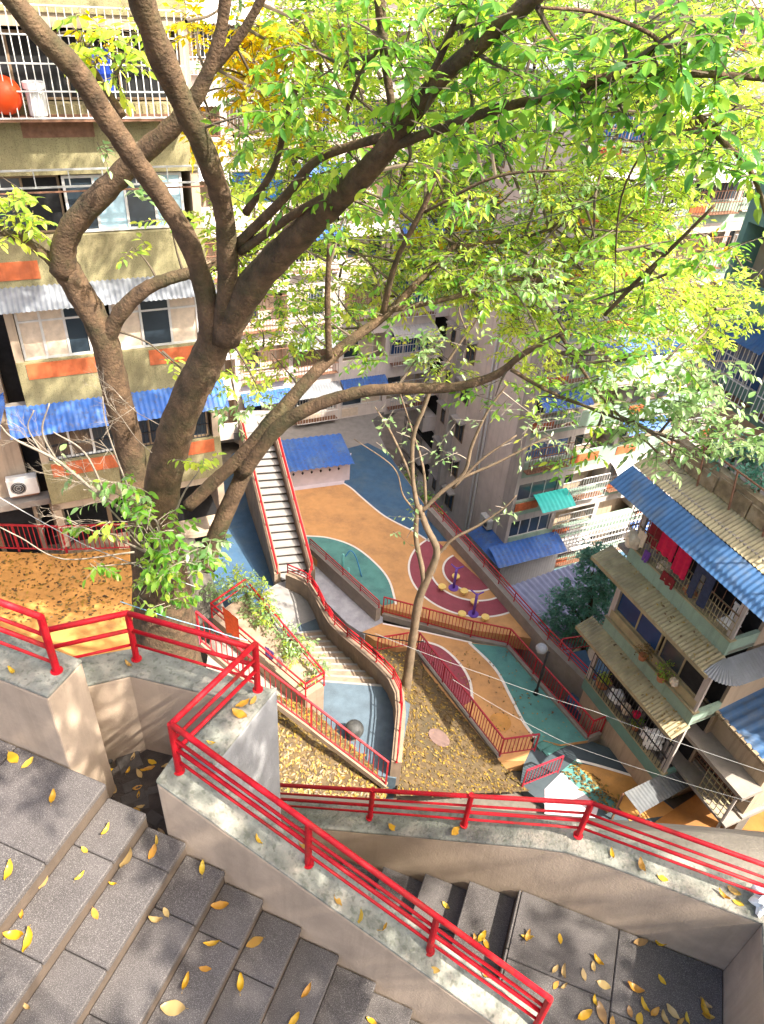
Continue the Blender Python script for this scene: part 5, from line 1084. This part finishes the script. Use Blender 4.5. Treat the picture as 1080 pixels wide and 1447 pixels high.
litter('leaf_litter', [((fR.p(-.5, .05, 4.12), fR.p(RL, .05, 4.12), fR.p(RL, .6, 3.9)), 45), ((fR.p(-.5, .05, 7.22), fR.p(RL, .05, 7.22), fR.p(RL, .7, 7.0)), 40)], 0, 'leaf_litter', .1, 'few yellow leaves lying on the tan canopies')
def fl_mesh(m, cu=.10, fold=.07, tw=0., wd=.23):
    vs, fs = [(0, -.62, .10)], []; n = 9
    for i in range(n):
        t = i / (n - 1); y = -.5 + t; w_ = wd * math.sin(math.pi * (t * .96 + .02)) ** .75; zc = cu * (y * 2) ** 2
        bx_ = tw * (y + .5) ** 2; vs += [(bx_ - w_, y, zc + fold + .03 * math.sin(i * 2.)), (bx_, y, zc), (bx_ + w_, y, zc + fold * .7 + .03 * math.cos(i * 1.7))]
    for i in range(n - 1):
        a = 1 + 3 * i; fs += [(a, a + 1, a + 4, a + 3), (a + 1, a + 2, a + 5, a + 4)]
    vs += [(-.012, -.62, .11), (.012, -.62, .11)]; fs.append((1 + 3 * n, 2 + 3 * n, 2))
    z0 = min(v[2] for v in vs); me = bpy.data.meshes.new('fallen_leaf'); me.from_pydata([(v[0], v[1], v[2] - z0) for v in vs], [], fs); me.materials.append(MT[m]); me.polygons.foreach_set('use_smooth', [True] * len(me.polygons)); return me
FM = [[fl_mesh('leaf_fallen', *v) for v in ((.10, .07, 0, .23), (.22, .12, .12, .2), (.04, .03, -.1, .26), (.3, .16, .05, .17))], [fl_mesh('leaf_fallen_pale', *v) for v in ((.15, .1, .1, .22), (.35, .2, -.1, .18), (.08, .05, 0, .25))]]
rl = random.Random(5)
def fallen(p, ang, L, pale, label, group, tilt=(0, 0)):
    L = L * .74
    o = bpy.data.objects.new('fallen_leaf', rl.choice(FM[1 if pale else 0])); COL.objects.link(o); o.location = V(*p) + V(0, 0, .003); o.rotation_euler = (tilt[0] + rl.uniform(-.1, .1), tilt[1] + rl.uniform(-.1, .1), ang); o.scale = (L * rl.uniform(.85, 1.15), L, L); tag(o, label, 'leaf', group)
def on_upper(px, py):
    for k in range(0, 10):
        z = Z0 - RIS * k; p = at(px, py, z); q = p - S0; s_ = q @ U; w_ = (q * [1, 1, 0]) @ W
        if (s_ < TRD * k + .0 and (s_ > TRD * (k - 1) or k == 0)) and w_ < 0: return p
    return at(px, py, ZL)
ORD = ['', 'first', 'second', 'third', 'fourth', 'fifth', 'sixth', 'seventh', 'eighth', 'ninth', 'tenth']
for i, (x, y, L, pale) in enumerate([(18, 1072, .15, 0), (40, 1079, .12, 0), (74, 1129, .13, 0), (14, 1232, .15, 0), (113, 1240, .09, 0), (31, 1291, .10, 0), (22, 1322, .15, 0), (42, 1330, .17, 0), (150, 1175, .11, 0), (120, 1202, .08, 0), (134, 1292, .10, 0), (199, 1178, .14, 0), (216, 1205, .13, 0), (222, 1190, .09, 0), (285, 1229, .13, 0), (160, 1250, .07, 0), (311, 1280, .15, 0), (299, 1335, .13, 0), (356, 1310, .14, 0), (360, 1331, .15, 0), (290, 1370, .10, 0), (262, 1390, .13, 0), (245, 1425, .19, 1), (340, 1392, .14, 0), (303, 1412, .12, 0), (434, 1402, .13, 0), (415, 1442, .13, 0), (220, 1302, .11, 1), (235, 1290, .09, 1), (284, 1440, .12, 0), (180, 1215, .18, 1), (38, 1424, .08, 1), (62, 1247, .12, 1), (525, 1443, .1, 0)]):
    q = on_upper(x, y); kk = max(0, round((Z0 - q[2]) / RIS)); wq = (q - S0) * [1, 1, 0] @ W
    fallen(q, rl.uniform(0, 6.3), L, pale, ('large ' if L > .135 else 'small ' if L < .105 else '') + ('tan' if pale else 'yellow') + ' fallen leaf on the ' + (ORD[kk] + ' tread of the upper stair' if kk else 'top landing of the upper stair') + (' near the wall' if wq > -.35 else ' at mid tread' if wq > -.8 else ' far from the wall'), 'fallen leaves on the upper stair')
for x, y, L in [(905, 1332, .16), (932, 1334, .12), (792, 1327, .1), (745, 1325, .13), (845, 1358, .12), (838, 1367, .10), (853, 1392, .13), (784, 1370, .1), (795, 1375, .13), (785, 1392, .09), (797, 1395, .08), (825, 1378, .11), (935, 1385, .1), (897, 1398, .16), (950, 1430, .15), (910, 1422, .13), (925, 1432, .12), (903, 1440, .12), (850, 1432, .19), (826, 1435, .17), (995, 1428, .16), (995, 1420, .12), (970, 1440, .1), (938, 1440, .12), (890, 1430, .1), (840, 1415, .1), (960, 1445, .1), (865, 1445, .1), (870, 1300, .08), (760, 1255, .1), (825, 1275, .12), (870, 1302, .13), (1000, 1436, .12)]:
    pl = rl.random() < .3; q = (at(x, y, ZL) - S0) * [1, 1, 0]; sq_, wq = q @ U, q @ W
    fallen(at(x, y, ZL), rl.uniform(0, 6.3), L, pl, ('large ' if L > .135 else 'small ' if L < .105 else '') + ('tan' if pl else 'yellow') + ' fallen leaf on the bottom right landing ' + ('by the long parapet' if wq > .75 else 'near the closing wall corner' if sq_ > 3.6 else 'in the middle of the slabs' if wq > .3 else 'close to the railing end'), 'fallen leaves on the landing')
def on_lower(px, py):
    for k in range(1, 8):
        p = at(px, py, ZL - RI2 * k); s_ = (p - S0) @ U
        if SL - TR2 * k - .02 < s_ < SL - TR2 * (k - 1) - .02: return p
    return at(px, py, ZL)
for x, y, L in [(680, 1325, .14), (672, 1330, .12), (687, 1334, .11), (630, 1280, .1), (586, 1233, .1), (598, 1222, .08), (745, 1326, .12)]: fallen(on_lower(x, y), rl.uniform(0, 6.3), L, 0, 'yellow fallen leaf on the narrow lower stair flight', 'yellow leaves on the lower stair')
for s_, w_, L in [(1.02, .06, .1), (1.25, .20, .11), (1.55, .05, .12), (1.7, .05, .11), (1.85, .07, .1), (2.2, .05, .1), (2.5, .2, .11)]: fallen(fp(s_, w_, zB(s_)), rl.uniform(0, 6.3), L, 0, 'yellow fallen leaf on the sloping middle parapet', 'yellow leaves on the middle parapet', (0, .45))
for s_, w_, L in [(1.55, 1.25, .12), (2.05, 1.27, .14), (3.15, 1.28, .11), (3.35, 1.27, .14), (3.5, 1.24, .1), (3.9, 1.28, .12), (3.97, 1.34, .13), (4.0, 1.27, .1)]: fallen(fp(s_, w_, zE(s_)), rl.uniform(0, 6.3), L, 0, 'yellow fallen leaf on the long kinked parapet', 'yellow leaves on the long parapet')
for s_, w_, L in [(.6, .62, .16), (.58, .70, .14), (.63, .75, .1), (.55, .36, .08)]: fallen(fp(s_, w_, 18.035), rl.uniform(0, 6.3), L, 0, 'yellow fallen leaf on the grey-sided wall top', 'yellow leaves on the grey wall top')
for s_, w_, L in [(-.55, .06, .1), (-1.4, .1, .1), (-.9, .22, .1)]: fallen(fp(s_, w_, 18.5), rl.uniform(0, 6.3), L, 0, 'yellow fallen leaf on the square-ended left wall', 'yellow leaves on the left wall')
fallen(fp(-.32, .72, 17.97), 1, .1, 0, 'yellow fallen leaf on the angled well wall corner', 'yellow leaf on the well wall')
for k in range(34): fallen(fp(RNG.uniform(-.5, .36), RNG.uniform(.06, .62), 17.12), rl.uniform(0, 6.3), rl.uniform(.07, .12), k % 3 == 0, ('tan' if k % 3 == 0 else 'yellow') + ' fallen leaf on the dark stair well floor', 'leaves in the stair well')
for k in range(30):
    c = fp(RNG.uniform(-.55, .36), RNG.uniform(.05, .6), 17.11); piece('floor_stone', slab_mesh('floor_stone', rl.uniform(.1, .2), rl.uniform(.08, .16), .05, MT['cobble'], .015), c + V(0, 0, rl.uniform(0, .02)), bpy.data.objects['stair_well_floor'], rl.uniform(0, 3))
# ------------------------------------------------------------------ wires, cloths and other small things
def wire(pts, m, label, r=.008, sag=.3):
    P = [aty(*p) for p in pts]; Q = []
    for a, b in zip(P[:-1], P[1:]): Q += [a + (b - a) * t - V(0, 0, sag * 4 * t * (1 - t)) for t in np.linspace(0, 1, 12)]
    tag(MB().tube(Q, r, 5).build('overhead_wire', MT[m]), label, 'wire')
wire([(530, 895, 17), (690, 955, 15.5), (840, 1005, 14), (1085, 1092, 12)], 'wire_pale', 'white cable crossing in front of the lower right balconies', .007, .05)
wire([(640, 960, 15), (800, 1050, 13.5), (1085, 1140, 11)], 'wire_pale', 'pale thin cable crossing above the dark alley', .005, .1)
wire([(-5, 700, 8.5), (120, 770, 8.2), (285, 832, 8.2)], 'wire_pale', 'white cord strung to the big trunk', .007, .02)
wire([(170, 850, 7.8), (300, 890, 7.4), (350, 905, 7.2)], 'wire_blue', 'pale blue cord tied round the big trunk', .007, .02)
wire([(505, 892, 18), (570, 905, 17.5), (600, 906, 17)], 'wire_dark', 'dark cable tied to the slim tree trunk', .02, .05)
wire([(300, 260, 9), (620, 330, 9.5), (1085, 160, 9)], 'wire_dark', 'dark cable sagging through the canopy', .006, .3)
cl = lambda px, py, z: at(px, py, z)
def drape(c, w, h, m, name, label, seed, ang=-.7):
    f_ = Fac(c[:2], V(math.cos(ang), math.sin(ang), 0), V(math.sin(ang), -math.cos(ang), 0)); return cloth(f_, 0, 0, c[2], w, h, m, name, label, 'cloth', .1, False, seed)
drape(at(325, 866, 5.85), .75, .95, 'cloth_orange', 'hanging_cloth', 'bright orange cloth hung on the planter rail', 11); drape(at(273, 872, 7.9), .35, .95, 'cloth_pink', 'hanging_cloth', 'pink cloth hung at the top of the stair fence', 12); drape(at(381, 918, 5.0), .4, .4, 'cloth_violet', 'hanging_cloth', 'violet cloth hung on the planter rail', 13); drape(at(396, 930, 4.9), .25, .35, 'plastic_white', 'hanging_cloth', 'white cloth next to the violet one', 14)
p = at(340, 860, .3)
for i, (x, y, z, lab_) in enumerate([(620, 1043, .0, 'round pink manhole cover on the leaf-covered bank'), (707, 1020, .006, 'round orange manhole cover on the rubber path')]):
    q = at(x, y, .01); nv = V(0, 0, 1)
    if i == 0:
        bk = bpy.data.objects['leaf_covered_bank']; og = np.array(bk.location); vv = [np.array(v.co) + og for v in bk.data.vertices]; r_ = ray(x, y)
        for f_ in bk.data.polygons:
            a_, b_, c_ = [vv[k] for k in f_.vertices]; nn = np.cross(b_ - a_, c_ - a_); t_ = ((a_ - CAM) @ nn) / (r_ @ nn); h_ = CAM + r_ * t_
            if all(np.cross(e1 - e0, h_ - e0) @ nn > 0 for e0, e1 in ((a_, b_), (b_, c_), (c_, a_))): q = h_; nv = nn / np.linalg.norm(nn); nv = nv if nv[2] > 0 else -nv
    X_ = np.cross(nv, V(0, 1, 0)); X_ /= np.linalg.norm(X_); Y_ = np.cross(nv, X_)
    tag(MB().tube([q - nv * .05, q + nv * (.035 if i == 0 else .0)], .40, 28).build('manhole_cover', MT['manhole' if i == 0 else 'orange_dirty']), lab_, 'manhole cover')
